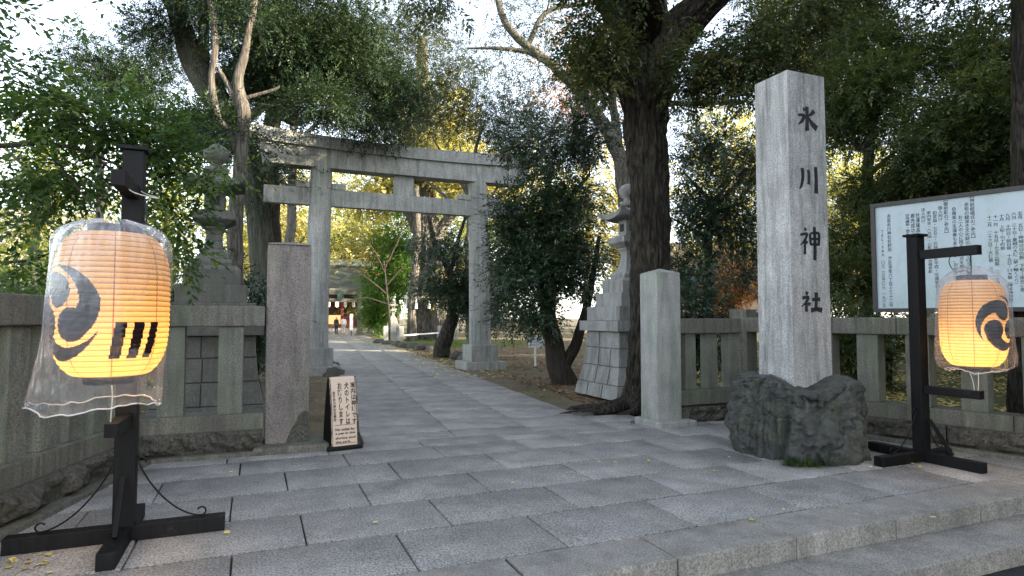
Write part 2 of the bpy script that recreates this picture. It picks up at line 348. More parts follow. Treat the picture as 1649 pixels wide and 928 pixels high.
class TB:
    def __init__(s): s.V = []; s.F = []; s.n = 0
    def add(s, V, F): s.V.append(V); s.F.append(F + s.n); s.n += len(V)
    def tube(s, pts, rad, n=8, sub=0, disp=None):
        if sub:
            rr = np.interp(np.arange((len(pts) - 1) * sub + 1) / sub, np.arange(len(pts)), rad) if not isinstance(rad, (int, float)) else rad
            pts = catmull(pts, sub); rad = rr
        if isinstance(rad, (int, float)): rad = [rad] * len(pts)
        s.add(*tube_arrays(pts, rad, n, disp)); return s
    def build(s, name, mat, parent=None, smooth=True):
        return np_mesh(name, np.concatenate(s.V), np.concatenate(s.F), mat, parent, smooth=smooth)
def text_mesh(body, size, bold=0.0, line=1.0, extrude=0.0, align='CENTER'):
    cu = bpy.data.curves.new('t', 'FONT'); cu.body = body; cu.size = size; cu.align_x = align; cu.space_line = line; cu.offset = bold; cu.extrude = extrude; cu.resolution_u = 3
    o = bpy.data.objects.new('t', cu); COL.objects.link(o); dg = bpy.context.evaluated_depsgraph_get(); me = bpy.data.meshes.new_from_object(o.evaluated_get(dg))
    bpy.data.objects.remove(o); bpy.data.curves.remove(cu); return me
def join_text(items, mat, name, parent):
    """items: (body, x, ztop, height, charw, bold): vertical or horizontal text in a local XZ plane (front towards -Y)"""
    bm = bmesh.new()
    for body, x, zt, h, wd, bold, vert in items:
        me = text_mesh('\n'.join(body) if vert else body, 1.0, bold, 1.0, align='CENTER' if vert else 'LEFT')
        co = np.zeros(len(me.vertices) * 3); me.vertices.foreach_get('co', co); co = co.reshape(-1, 3)
        x0, x1, y0, y1 = co[:, 0].min(), co[:, 0].max(), co[:, 1].min(), co[:, 1].max()
        if vert: kx = wd / 0.92; ky = h / (y1 - y0); cx = (x0 + x1) / 2
        else: ky = h / (y1 - y0); kx = wd / (x1 - x0); cx = x0
        for v in me.vertices: v.co = Vector(((v.co.x - cx) * kx + x, 0, (v.co.y - y1) * ky + zt))
        bm.from_mesh(me); bpy.data.meshes.remove(me)
    me = bpy.data.meshes.new(name); bm.to_mesh(me); bm.free(); return link(name, me, mat, parent)
random.seed(5); rng = np.random.default_rng(5)
def fbm(p, sc_=1.0, oct_=4): return noise.fractal(Vector(p) * sc_, 0.9, 2.1, oct_)

# ------------------------------------------------------------------ ground, street, paving, steps
def slabs(name, cells, mat, h=0.05, ch=0.007, gap=0.011, lift=0.0025, loc=(0, 0), rz=GA):
    V = []; F = []; A = []
    for (x0, x1, y0, y1) in cells:
        n = len(V); dz = random.uniform(-1, 1) * lift; tx = random.uniform(-1, 1) * lift; g = gap / 2 + random.uniform(0, 0.0025)
        x0, x1, y0, y1 = x0 + g, x1 - g, y0 + g + .004, y1 - g - .004
        j = lambda: random.uniform(-0.003, 0.003)
        c = [(x0 + j(), y0 + j()), (x1 + j(), y0 + j()), (x1 + j(), y1 + j()), (x0 + j(), y1 + j())]
        cc = [(x0 + ch, y0 + ch), (x1 - ch, y0 + ch), (x1 - ch, y1 - ch), (x0 + ch, y1 - ch)]
        for k, p in enumerate(c): V.append((p[0], p[1], -h))
        for k, p in enumerate(c): V.append((p[0], p[1], dz - ch * 0.8))
        for k, p in enumerate(cc): V.append((p[0], p[1], dz + (tx if k in (1, 2) else -tx)))
        a = random.random()
        for q in ((8, 9, 10, 11), (4, 5, 9, 8), (5, 6, 10, 9), (6, 7, 11, 10), (7, 4, 8, 11), (0, 1, 5, 4), (1, 2, 6, 5), (2, 3, 7, 6), (3, 0, 4, 7)): F.append([n + i for i in q]); A.append(a)
    o = np_mesh(name, np.array(V), np.array(F), mat, attr=A); o.location = (loc[0], loc[1], 0); o.rotation_euler.z = rz; return o

BX = (-4.27, 7.05); FD = Vector((0.124, -0.992, 0)).normalized()                 # left fence: corner and direction towards the street
RX = (3.76, 10.0); RD = Vector((0.614, -0.789, 0)).normalized()                  # right fence: corner and direction towards the street
def outside_right(a, b):
    x, y = AB(a, b); return (x - RX[0]) * (-RD.y) + (y - RX[1]) * RD.x > 0.25 and b > 5
def outside_left(a, b):
    x, y = AB(a, b); return (x - BX[0]) * (-FD.y) + (y - BX[1]) * FD.x < -0.15
def course(a0, a1, off, step=1.1, b0=-4.5, b1=13, jit=0.02):
    n0 = math.floor((b0 - off) / step); e = [off + (n0 + i) * step for i in range(int((b1 - b0) / step) + 2)]
    e = [x + random.uniform(-jit, jit) for x in e]
    return [(p, q, a0, a1) for p, q in zip(e, e[1:]) if not outside_right((a0 + a1) / 2, p + .1) and not outside_left((a0 + a1) / 2, q - .1)]
cells = []
for a0, a1, off in ((3.93, 4.68, 0.98), (4.68, 5.44, 0.36), (5.44, 6.20, 0.94), (6.20, 6.98, 0.31), (6.98, 7.62, 0.97)): cells += course(a0, a1, off)
cells += course(7.62, 8.08, 0.85, 1.12, -2.2, 8)
paving = tag(slabs('paving', cells, M['pave']), 'grey granite slabs of the forecourt laid in staggered courses', kind='structure')
def steps(name, label, a0, a1, z, off, step=1.03):
    mb = MB(); b = off - 12 * step
    while b < 16:
        if not (outside_left(a1, b + step)): mb.box((b + step / 2, (a0 + a1) / 2, z - 0.165), (step - 0.012, a1 - a0 - 0.006, 0.165), bev=0.012)
        b += step + random.uniform(-.01, .01)
    o = mb.build(name, M['edge']); o.rotation_euler.z = GA; 
    at = o.data.attributes.new('v', 'FLOAT', 'FACE'); rr = [0.5 + 0.3 * math.sin(int(f.center.x / step) * 2.3) for f in o.data.polygons]; at.data.foreach_set('value', rr)
    return tag(o, label, kind='structure')
steps('upper_step', 'upper granite step edging the forecourt', 3.47, 3.93, 0.0, 1.56, 1.06)
steps('lower_step', 'lower granite step towards the street', 3.03, 3.55, -0.163, 1.0, 1.3)
def sheet(name, pts, z, mat, label, thick=0.0):
    mb = MB()
    if thick: mb.poly(pts, z - thick, z)
    else: mb.bm.faces.new([mb.bm.verts.new((p[0], p[1], z)) for p in pts])
    return tag(mb.build(name, mat, recalc=bool(thick)), label, kind='structure')
sheet('street', [AB(-300, -500), AB(-300, 500), AB(3.2, 500), AB(3.2, -500)][::-1], -0.33, M['asphalt'], 'dark asphalt street in front of the steps')
sheet('ground', [AB(3.75, -500), AB(900, -500), AB(900, 500), AB(3.75, 500)][::-1], -0.045, M['dirt'], 'bare brown earth of the shrine grounds', 0.35)
sheet('paving_bed', [AB(3.8, -4.5), AB(8.1, -4.5), AB(8.1, 9), AB(3.8, 9)][::-1], -0.022, M['bed'], 'dark joints under the forecourt slabs')
# approach path: three columns of slabs, slightly turned from the gate axis
PA = GA - R(5.2); P0 = AB(8.02, 1.31); pc = []
for k, (x0, x1) in enumerate(((0, 1.22), (1.22, 2.38), (2.38, 3.56))):
    y = 0.0 if k != 1 else -0.0
    while y < 60:
        L = random.uniform(0.6, 0.95) if y < 30 else 2.0; L = max(L, 0.5); pc.append((x0 + (0 if k else 0), x1, y + 0.02, y + L)); y += L
pc += [(3.56, 4.0, .05, .7), (3.56, 4.35, -.0 + .7, 1.3)]
o = slabs('approach_path', pc, M['pave'], lift=0.004, loc=P0, rz=PA, gap=0.01); tag(o, 'paved approach path running under the gate to the shrine', kind='structure')
o = sheet('path_bed', [(-.03, -.05), (3.58, -.05), (3.58, 60), (-.03, 60)], -0.028, M['bed'], 'dark joints under the path slabs'); o.location = (P0[0], P0[1], 0); o.rotation_euler.z = PA
# sheet of pale sunlit paving at the far end
# ground behind the fences
def along(o_, d, t, n=0): return (o_[0] + d.x * t - d.y * n, o_[1] + d.y * t + d.x * n)
sheet('park_ground', [along(RX, RD, -0.15, 0.1), along(RX, RD, 12, 0.1), (40, 4), (60, 30), (50, 75), (7, 75), (4.2, 17), (3.2, 12.2)], 0.03, M['park'], 'leafy ground of the park behind the right fence', 0.2)
sheet('garden_ground', [along(BX, FD, 8, -0.1), along(BX, FD, 0, -0.1), AB(8.3, -0.3), AB(8.3, .6), AB(16, .8), AB(60, 0), (-60, 60), (-50, -10)][::-1], 0.02, M['dirt'], 'dark earth behind the left fence', 0.2)

# ------------------------------------------------------------------ stone fences (tamagaki)
def rough_block(L, D, H_, amp, seed, res=0.05):
    """a rock-faced block: x 0..L, y -D/2..D/2, z 0..H"""
    nx = max(4, int(L / res)); nz = max(3, int(H_ / res)); bm = bmesh.new(); g = {}
    ny = 3
    def P(i, j, k):
        key = (i, j, k)
        if key not in g:
            x, y, z = L * i / nx, -D / 2 + D * j / ny, H_ * k / nz
            e = min(1.0, min(i, nx - i) / 1.5, min(k, nz - k) / 1.2) if j in (0, ny) else 0
            n_ = noise.fractal(Vector((x * 5 + seed, y * 5, z * 6)), 0.8, 2.2, 5) * amp + amp * 0.5
            y += (-1 if j == 0 else 1) * (n_ * e - amp * 0.8) if j in (0, ny) else 0
            g[key] = bm.verts.new((x, y, z))
        return g[key]
    for i in range(nx):
        for k in range(nz):
            bm.faces.new((P(i, 0, k), P(i + 1, 0, k), P(i + 1, 0, k + 1), P(i, 0, k + 1))); bm.faces.new((P(i, ny, k), P(i, ny, k + 1), P(i + 1, ny, k + 1), P(i + 1, ny, k)))
        for j in range(ny):
            bm.faces.new((P(i, j, 0), P(i, j + 1, 0), P(i + 1, j + 1, 0), P(i + 1, j, 0))); bm.faces.new((P(i, j, nz), P(i + 1, j, nz), P(i + 1, j + 1, nz), P(i, j + 1, nz)))
    for j in range(ny):
        for k in range(nz):
            bm.faces.new((P(0, j, k), P(0, j, k + 1), P(0, j + 1, k + 1), P(0, j + 1, k))); bm.faces.new((P(nx, j, k), P(nx, j + 1, k), P(nx, j + 1, k + 1), P(nx, j, k + 1)))
    return bm
def fence(name, label, p0, d, L, bals, rail=(1.50, 1.74), low=(0.24, 0.47), plh=0.24, bw=0.27, post=None, seed=0, pl_d=0.54, foot=0.0, blk=1.4):
    rz = math.atan2(d.y, d.x); r = empty(name, (p0[0], p0[1], 0), rz); tag(r, label, 'fence', 'stone fences round the shrine grounds')
    x = 0.0
    while x < L - 0.05:
        l = min(blk * random.uniform(.85, 1.1), L - x); me = bpy.data.meshes.new('plinth'); bm = rough_block(l - 0.02, pl_d, plh, 0.085, seed + x * 3, .035)
        for v in bm.verts: v.co.x += x + 0.006; v.co.z += foot
        bm.to_mesh(me); bm.free(); link('plinth', me, M['rough'], r, smooth=False); x += l
    if foot: MB().box((L / 2, 0, -0.02), (L, pl_d + 0.10, foot + 0.018), bev=0.01).build('footing', M['fence'], r)
    x = 0.0
    while x < L - 0.05:
        l = min(1.75, L - x); MB().box((x + l / 2, 0, low[0] + 0.002), (l - 0.006, 0.34, low[1] - low[0]), bev=0.010).build('bottom_rail', M['fence'], r); x += l
    x = 0.0
    while x < L - 0.05:
        l = min(2.3, L - x); MB().box((x + l / 2, 0, rail[0]), (l - 0.006, 0.31, rail[1] - rail[0]), bev=0.014).build('top_rail', M['fence'], r); x += l
    for i, t in enumerate(bals):
        MB().box((t, 0, low[1] + 0.002), (bw, bw * 0.85, rail[0] - low[1] - 0.004), bev=0.008).build('baluster', M['baluster'], r)
    if post:
        for t, wd, h in post: mb = MB(); mb.box((t, 0, 0), (wd, wd, h), bev=0.01); mb.build('corner_post', M['fence'], r)
    return r
bd = Vector((CA, SA, 0)); PL = AB(8.18, 0.12)
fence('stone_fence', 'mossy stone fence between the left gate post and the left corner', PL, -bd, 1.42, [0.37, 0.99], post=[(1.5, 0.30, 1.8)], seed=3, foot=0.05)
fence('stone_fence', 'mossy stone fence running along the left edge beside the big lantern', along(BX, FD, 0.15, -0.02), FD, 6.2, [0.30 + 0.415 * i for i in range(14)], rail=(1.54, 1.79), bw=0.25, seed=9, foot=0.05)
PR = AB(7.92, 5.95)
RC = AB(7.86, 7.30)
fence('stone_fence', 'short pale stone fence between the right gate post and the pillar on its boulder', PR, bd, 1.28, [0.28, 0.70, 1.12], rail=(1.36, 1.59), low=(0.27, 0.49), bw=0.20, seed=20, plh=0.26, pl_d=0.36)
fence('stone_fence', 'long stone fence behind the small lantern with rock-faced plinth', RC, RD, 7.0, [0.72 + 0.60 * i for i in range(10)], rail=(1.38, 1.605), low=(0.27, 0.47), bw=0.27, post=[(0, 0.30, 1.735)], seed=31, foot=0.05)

# ------------------------------------------------------------------ gate posts
def stain_patch(): pass
r = empty('gate_post', AB3(8.30, 0.39), GA); tag(r, 'thick pinkish granite gate post on the left with a dark stain at its foot', 'gate post', 'gate posts of the shrine entrance')
MB().box((0, 0, 0.075), (0.50, 0.46, 2.42), bev=0.012).ring([(0.25, 2.497), (0.243, 2.512), (0.02, 2.55)], sq=True).build('shaft', M['post_l'], r)
mb = MB(); mb.box((0.05, -0.08, -0.03), (0.86, 0.72, 0.115), bev=0.03); mb.build('base', M['fence'], r)
mb = MB()                                     # dark damp patch at the foot of the post, a thin sheet on the stone
pts = [(-0.02, .08), (0.245, .08), (0.245, .44), (0.20, .47), (0.14, .42), (0.10, .33), (0.04, .24)]
mb.bm.faces.new([mb.bm.verts.new((x, -0.2335, z)) for x, z in pts]); mb.build('damp_stain', M['rough'], r)
r = empty('gate_post', AB3(7.90, 5.72), GA); tag(r, 'pale granite gate post on the right with a pointed top and green streaks', 'gate post', 'gate posts of the shrine entrance')
MB().box((0, 0, 0.075), (0.43, 0.43, 2.20), bev=0.010).ring([(0.208, 2.277), (0.20, 2.285), (0.01, 2.35)], sq=True).build('shaft', M['gran'], r)
MB().box((0.04, -0.04, -0.03), (0.66, 0.66, 0.115), bev=0.02).build('base', M['gran'], r)

# ------------------------------------------------------------------ torii
TLc = Vector((-5.71, 18.10, 0)); TRc = Vector((-1.03, 20.12, 0)); TM = (TLc + TRc) / 2; TD = (TRc - TLc); HS = TD.length / 2; TA = math.atan2(TD.y, TD.x)
def torii(name, label, loc, rz, k=1.0, half=HS, mat=M['torii'], plaque=False, group=None):
    r = empty(name, loc, rz); tag(r, label, 'torii', group); r.scale = (k, k, k)
    for s in (-1, 1):
        tb = TB(); tb.tube([(s * half, 0, 0.7), (s * (half - .03), 0, 3), (s * (half - .10), 0, 6.05)], [0.355, 0.34, 0.305], 40, 6); tb.build('pillar', mat, r)
        mb = MB(); mb.box((s * half, 0, -0.1), (1.30, 1.20, 0.32), bev=0.03); mb.box((s * half, 0, 0.22), (0.90, 0.90, 0.52), bev=0.02); mb.build('pillar_base', mat, r)
    def beam(xe, xe_top, y, zb, zt, n=48):
        bm = bmesh.new(); rows = []
        for i in range(n + 1):
            u = -1 + 2 * i / n; row = []
            for (yy, top) in ((-y, 0), (y, 0), (y * 1.02, 1), (-y * 1.02, 1)):
                x = u * (xe_top if top else xe); z = zt(x) if top else zb(x); row.append(bm.verts.new((x, yy, z)))
            rows.append(row)
        for a, b in zip(rows, rows[1:]):
            for j in range(4): bm.faces.new((a[j], a[(j + 1) % 4], b[(j + 1) % 4], b[j]))
        bm.faces.new(rows[0]); bm.faces.new(rows[-1][::-1]); m = MB(); m.bm.free(); m.bm = bm; return m
    q = lambda x: 0.0085 * x * x
    beam(half + 1.50, half + 1.64, 0.27, lambda x: 5.975 + q(x) * .1, lambda x: 6.49 + q(x) * .8).build('lower_lintel', mat, r)
    m = beam(half + 1.72, half + 2.02, 0.36, lambda x: 6.495 + q(x) * .8, lambda x: 6.80 + q(x))
    m.build('upper_lintel', mat, r)
    # ridge of the kasagi, slightly pitched
    beam(half + 2.02, half + 1.97, 0.365, lambda x: 6.803 + q(x), lambda x: 6.84 + q(x)).build('ridge', mat, r)
    MB().box((0, 0, 4.88), (2 * half + 2.95, 0.24, 0.50), bev=0.015).build('tie_beam', mat, r)
    MB().box((0, 0, 5.383), (0.58, 0.22, 0.63), bev=0.01).build('centre_strut', mat, r)
    for s in (-1, 1):
        for t in (-1, 1): MB().box((s * (half - .08) + t * 0.50, 0, 5.383), (0.40, 0.30, 0.17), bev=0.01).build('wedge', mat, r)
    if plaque:
        MB().box((0, -0.32, 5.2), (0.9, 0.1, 1.3), bev=0.02).build('plaque', M['dkgreen'], r)
    return r
torii('torii_gate', 'large weathered granite torii spanning the approach path', TM, TA)

# ------------------------------------------------------------------ stone lanterns on stepped bases
def stone_lantern(loc, rz, label, mat, letters=None, group='tall stone lanterns beside the gate'):
    r = empty('stone_lantern', loc, rz); tag(r, label, 'stone lantern', group)
    tiers = [(0.0, 0.28, 0.84, 0.79), (0.28, 0.63, 0.775, 0.70), (0.63, 0.99, 0.695, 0.66), (0.99, 1.33, 0.655, 0.645)]
    for z0, z1, h0, h1 in tiers:                       # battered courses of separate blocks
        mb = MB()
        for sx, fr in ((-1, 0), (1, 0)):
            pass
        n = 2 if z0 < .7 else 1
        mb.ring([(h0 - .03, z0), (h0, z0 + .014), (h1, z1 - .014), (h1 - .03, z1)], sq=True)
        o = mb.build('base_course', mat, r)
        mg = MB()                                     # vertical joints, thin dark strips set into the face
        for side in range(4):
            for i in range(1, n + 1):
                t = (-.45, .35)[i - 1] if n == 2 and z0 < .1 else ((-.15, .6)[i - 1] if n == 2 else (.25 if z0 < .9 else -.2))
                rot = Matrix.Rotation(side * PI / 2, 4, 'Z'); tl = math.atan2(h0 - h1, z1 - z0)
                mg.box(rot @ Vector((t * h0 * .85, -h0 - 0.0005, z0 + .01)), (0.018, 0.006, (z1 - z0) - .02), rot=rot @ Matrix.Rotation(-tl, 4, 'X'))
        mg.build('block_joints', M['bed'], r)
    for z0, z1, h in ((1.332, 1.54, 0.76), (1.542, 1.83, 0.64), (1.832, 2.11, 0.50)): MB().box((0, 0, z0), (2 * h, 2 * h, z1 - z0), bev=0.012).build('step', mat, r)
    MB().ring([(.40, 2.112), (.40, 2.36), (.34, 2.42), (.30, 2.42)], sq=True).build('pedestal', mat, r)
    sp = [(.27, 2.422), (.28, 2.47), (.27, 2.50), (.235, 2.53), (.185, 2.60), (.145, 2.70), (.12, 2.82), (.115, 2.92), (.13, 2.99), (.16, 3.03), (.16, 3.06)]
    MB().ring(sp, sq=True).build('shaft', mat, r)
    MB().ring([(.18, 3.062), (.29, 3.14), (.31, 3.16), (.31, 3.26), (.28, 3.28), (.20, 3.30), (.2, 3.32)], sq=True).build('platform', mat, r)
    mb = MB(); mb.box((0, 0, 3.322), (.30, .30, .32), bev=.01); fb = mb.build('firebox', mat, r)
    for k in range(4):
        rot = Matrix.Rotation(k * PI / 2, 4, 'Z'); MB().box(rot @ Vector((0, -0.152, 3.40)), (0.14, 0.008, 0.16), rot=rot).build('window', M['bed'], fb)
    # roof with upturned corners
    n = 12; bm = bmesh.new(); top = {}; E = .46
    for i in range(-n, n + 1):
        for j in range(-n, n + 1):
            x, y = i / n, j / n; m_ = max(abs(x), abs(y)); c = (abs(x) * abs(y)) ** 2.2
            z = 3.99 - 0.27 * m_ ** 0.8 + 0.15 * c * m_
            top[i, j] = (bm.verts.new((x * E * (1 + .06 * c), y * E * (1 + .06 * c), z)), bm.verts.new((x * E * .97, y * E * .97, 3.645 + 0.12 * c * m_ + (0.0 if m_ > .35 else -.002))))
    for i in range(-n, n):
        for j in range(-n, n):
            q = [(i, j), (i + 1, j), (i + 1, j + 1), (i, j + 1)]; bm.faces.new([top[k][0] for k in q]); bm.faces.new([top[k][1] for k in q][::-1])
    for i in range(-n, n):
        for (a, b) in (((i, -n), (i + 1, -n)), ((i + 1, n), (i, n)), ((-n, i + 1), (-n, i)), ((n, i), (n, i + 1))):
            bm.faces.new((top[a][1], top[b][1], top[b][0], top[a][0]))
    m = MB(); m.bm.free(); m.bm = bm; m.build('roof', mat, r)
    MB().ring([(.17, 3.93), (.17, 4.03), (.10, 4.05), (.09, 4.10), (.15, 4.14), (.19, 4.22), (.19, 4.30), (.14, 4.37), (.03, 4.42)], n=20).build('finial', mat, r, smooth=True)
    if letters:
        m = join_text([(letters, -0.36, 1.76, 0.15, 0.72, 0.0, False)], M['ink'], 'inscription', r); m.location = (0, -0.643, 0)
    return r
stone_lantern(AB3(11.05, 7.22), GA, 'pale stone lantern on a stepped base behind the oak trunk', M['lstone'])
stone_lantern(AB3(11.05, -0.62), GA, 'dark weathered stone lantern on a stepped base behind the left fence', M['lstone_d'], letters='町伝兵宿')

# ------------------------------------------------------------------ name pillar on its boulder
st = Gd(1278, 617, 0.85); ctr = Vector((st.x, st.y, 0)) + Vector((CA * .31 - SA * .265, SA * .31 + CA * .265, 0))
r = empty('name_pillar', ctr, GA); tag(r, 'tall square granite pillar carved with four large black characters, standing on a boulder', 'stone pillar')
MB().box((0, 0, 0.5), (0.62, 0.53, 4.03), bev=0.008, top=0.97).box((0, 0, 4.531), (.60, .512, .07), top=.05).build('shaft', M['stele'], r)
def stroke(bm, pts, wd, y):
    """one brush stroke: polyline in x,z with widths"""
    P = [Vector((p[0], p[1])) for p in pts]; n = 6; Q = []; Wd = []
    c = catmull([(p.x, p.y, 0) for p in P], n); ww = np.interp(np.arange(len(c)) / n, np.arange(len(P)), wd)
    L = []; Rr = []
    for i, p in enumerate(c):
        d = (c[min(i + 1, len(c) - 1)] - c[max(i - 1, 0)]).normalized(); nn = Vector((-d.y, d.x, 0)); L.append(p + nn * ww[i]); Rr.append(p - nn * ww[i])
    vl = [bm.verts.new((p.x, y, p.y)) for p in L]; vr = [bm.verts.new((p.x, y, p.y)) for p in Rr]
    for i in range(len(c) - 1):
        f = bm.faces.new((vl[i], vr[i], vr[i + 1], vl[i + 1]))
G4 = {  # strokes in a unit box, x right, z up: points, half-widths
 'ice': [([(.50, .98), (.50, .5), (.49, .04)], [.055, .045, .06]), ([(.47, .03), (.40, .12)], [.05, .008]), ([(.33, .92), (.40, .80)], [.02, .05]), ([(.10, .60), (.32, .62), (.42, .58)], [.03, .04, .03]),
         ([(.38, .60), (.26, .38), (.08, .22)], [.05, .045, .008]), ([(.84, .86), (.68, .70), (.54, .62)], [.055, .04, .015]), ([(.53, .60), (.72, .34), (.95, .16)], [.02, .06, .075])],
 'river': [([(.22, .88), (.24, .55), (.16, .22), (.06, .10)], [.05, .045, .035, .008]), ([(.50, .84), (.52, .55), (.50, .30)], [.04, .04, .045]), ([(.84, .98), (.85, .5), (.84, .0)], [.05, .05, .06])],
 'god': [([(.26, .99), (.32, .90)], [.02, .045]), ([(.06, .74), (.24, .78), (.40, .80)], [.03, .03, .03]), ([(.38, .80), (.26, .56), (.04, .38)], [.035, .035, .008]), ([(.25, .58), (.26, .30), (.25, .08)], [.035, .035, .04]), ([(.30, .54), (.38, .46)], [.02, .04]),
         ([(.50, .80), (.52, .55), (.53, .40)], [.035, .035, .035]), ([(.50, .80), (.72, .84), (.92, .84)], [.025, .025, .035]), ([(.92, .84), (.91, .6), (.89, .40)], [.04, .04, .035]), ([(.53, .62), (.90, .63)], [.025, .025]), ([(.53, .43), (.90, .44)], [.028, .028]), ([(.71, 1.05), (.72, .5), (.70, -.12)], [.045, .045, .05])],
 'shrine': [([(.24, .99), (.34, .88)], [.025, .055]), ([(.08, .70), (.24, .74), (.40, .74)], [.035, .035, .035]), ([(.38, .74), (.24, .50), (.04, .30)], [.04, .035, .008]), ([(.25, .52), (.26, .30), (.25, .08)], [.045, .04, .05]), ([(.34, .50), (.43, .38)], [.03, .05]),
            ([(.52, .62), (.70, .66), (.90, .66)], [.04, .035, .045]), ([(.72, .98), (.71, .6), (.68, .18)], [.055, .045, .045]), ([(.46, .14), (.72, .20), (.98, .14)], [.05, .045, .06])]}
bm = bmesh.new()
for key, px0, px1, py0, py1 in (('ice', 1290, 1329, 170, 211), ('river', 1291, 1326, 266, 310), ('god', 1291, 1325, 365, 420), ('shrine', 1293, 1327, 470, 505)):
    Yf = st.y + 0.10; z1 = W(1309, py0, Yf).z; z0 = W(1309, py1, Yf).z; cx = 0.0; hw = 0.175
    if key == 'god': z0 += (z1 - z0) * .12; z1 -= (z1 - z0) * .04
    for pts, wd in G4[key]: stroke(bm, [((x - .5) * 2 * hw, z0 + z * (z1 - z0)) for x, z in pts], [q * 2 * hw * 1.55 for q in wd], 0)
for v in bm.verts: t = (v.co.z - .5) / 4.03; v.co.y = -0.265 * (1 - .03 * t) - 0.0025
_cx = (1309 - 1278) / 60.0 * 0.55 - 0.275
me = bpy.data.meshes.new('carved_characters'); bm.to_mesh(me); bm.free(); link('carved_characters', me, M['ink'], r)

def boulder():
    n, m = 300, 130; V = []; F = []; H_ = 0.93; rs = np.random.default_rng(12)
    planes = []
    for k in range(15):
        a = R(24 * k) + rs.normal(0, .15); t = rs.uniform(-.22, .38); planes.append((Vector((math.cos(a) * math.cos(t), math.sin(a) * math.cos(t), math.sin(t))).normalized(), rs.uniform(.60, .80)))
    for k in range(m + 1):
        ph = (k / m) * PI / 2; cz, cr = math.sin(ph) ** 0.66, max(0.0, math.cos(ph)) ** 0.30
        for i in range(n):
            a = 2 * PI * i / n; sq = 1 / max(abs(math.cos(a)), abs(math.sin(a)))
            rr = 0.78 * cr * (1 + (min(sq, 1.3) - 1) * 0.5) * (0.93 + 0.09 * math.sin(PI * min(1, cz * 1.1))); z = H_ * cz
            dx, dy = math.cos(a), math.sin(a); fade = min(1, rr / .35)
            for pn, pd in planes:                                  # broken, nearly flat faces
                den = pn.x * dx + pn.y * dy
                if den > .15:
                    lim = (pd - pn.z * (z - .45)) / den; rr = rr if rr < lim - .03 else (lim - .03 + .06 * (1 - math.exp(-(rr - lim + .03) / .06)) * .5 if rr > lim - .03 else rr)
            x, y = rr * dx, rr * dy; cut = 0
            for a0, wd, dp, lean in ((R(236), 0.07, 0.26, .25), (R(288), 0.16, 0.14, -.35), (R(318), .07, .13, .35), (R(195), .07, .10, 0), (R(262), .05, .08, .5), (R(345), .10, .10, .2)):
                d = (a - a0 - lean * (cz - .5) + PI) % (2 * PI) - PI; cut += dp * math.exp(-(d / wd) ** 2) * (.45 + .55 * math.sin(PI * min(1, cz + .1)))
            left = 1 / (1 + math.exp((x + .36) * 22)); p = Vector((x, y, z))
            d1 = noise.fractal(p * 1.5 + Vector((3, 1, 7)), 0.8, 2.1, 3) * 0.09
            rid = -abs(noise.fractal(Vector((x * 11, y * 11, z * .7)), 0.8, 2.1, 4)) * 0.13 * left
            cr2 = -max(0, .12 - abs(noise.fractal(p * 1.8 + Vector((9, 2, 4)), 0.7, 2.1, 4))) * .55 * (1 - .6 * left)
            d2 = noise.fractal(p * 6, 0.7, 2.1, 6) * 0.022 - abs(noise.fractal(p * 11 + Vector((5, 5, 5)), .8, 2.1, 4)) * .018
            kk = (d1 + rid + cr2 + d2 - cut * .5 + .05) * fade; x += dx * kk; y += dy * kk; top = max(0, (cz - .6) / .4)
            z += top * (noise.fractal(Vector((x, y, 2)) * 2.5, 0.8, 2.1, 4) * 0.06 + .05 * left - 0.13 * math.exp(-((x + 0.0) ** 2 * 10 + (y + .42) ** 2 * 9)) + .03 * math.exp(-((x - .45) ** 2 + (y + .25) ** 2) * 9))
            V.append((x, y, z - .03))
    for k in range(m):
        for i in range(n): F.append((k * n + i, k * n + (i + 1) % n, (k + 1) * n + (i + 1) % n, (k + 1) * n + i))
    return np_mesh('boulder', np.array(V), np.array(F), M['boulder'], smooth=True)
o = boulder(); o.location = (ctr.x + 0.03, ctr.y - 0.02, 0); tag(o, 'dark craggy boulder with deep clefts carrying the tall carved pillar', 'boulder')
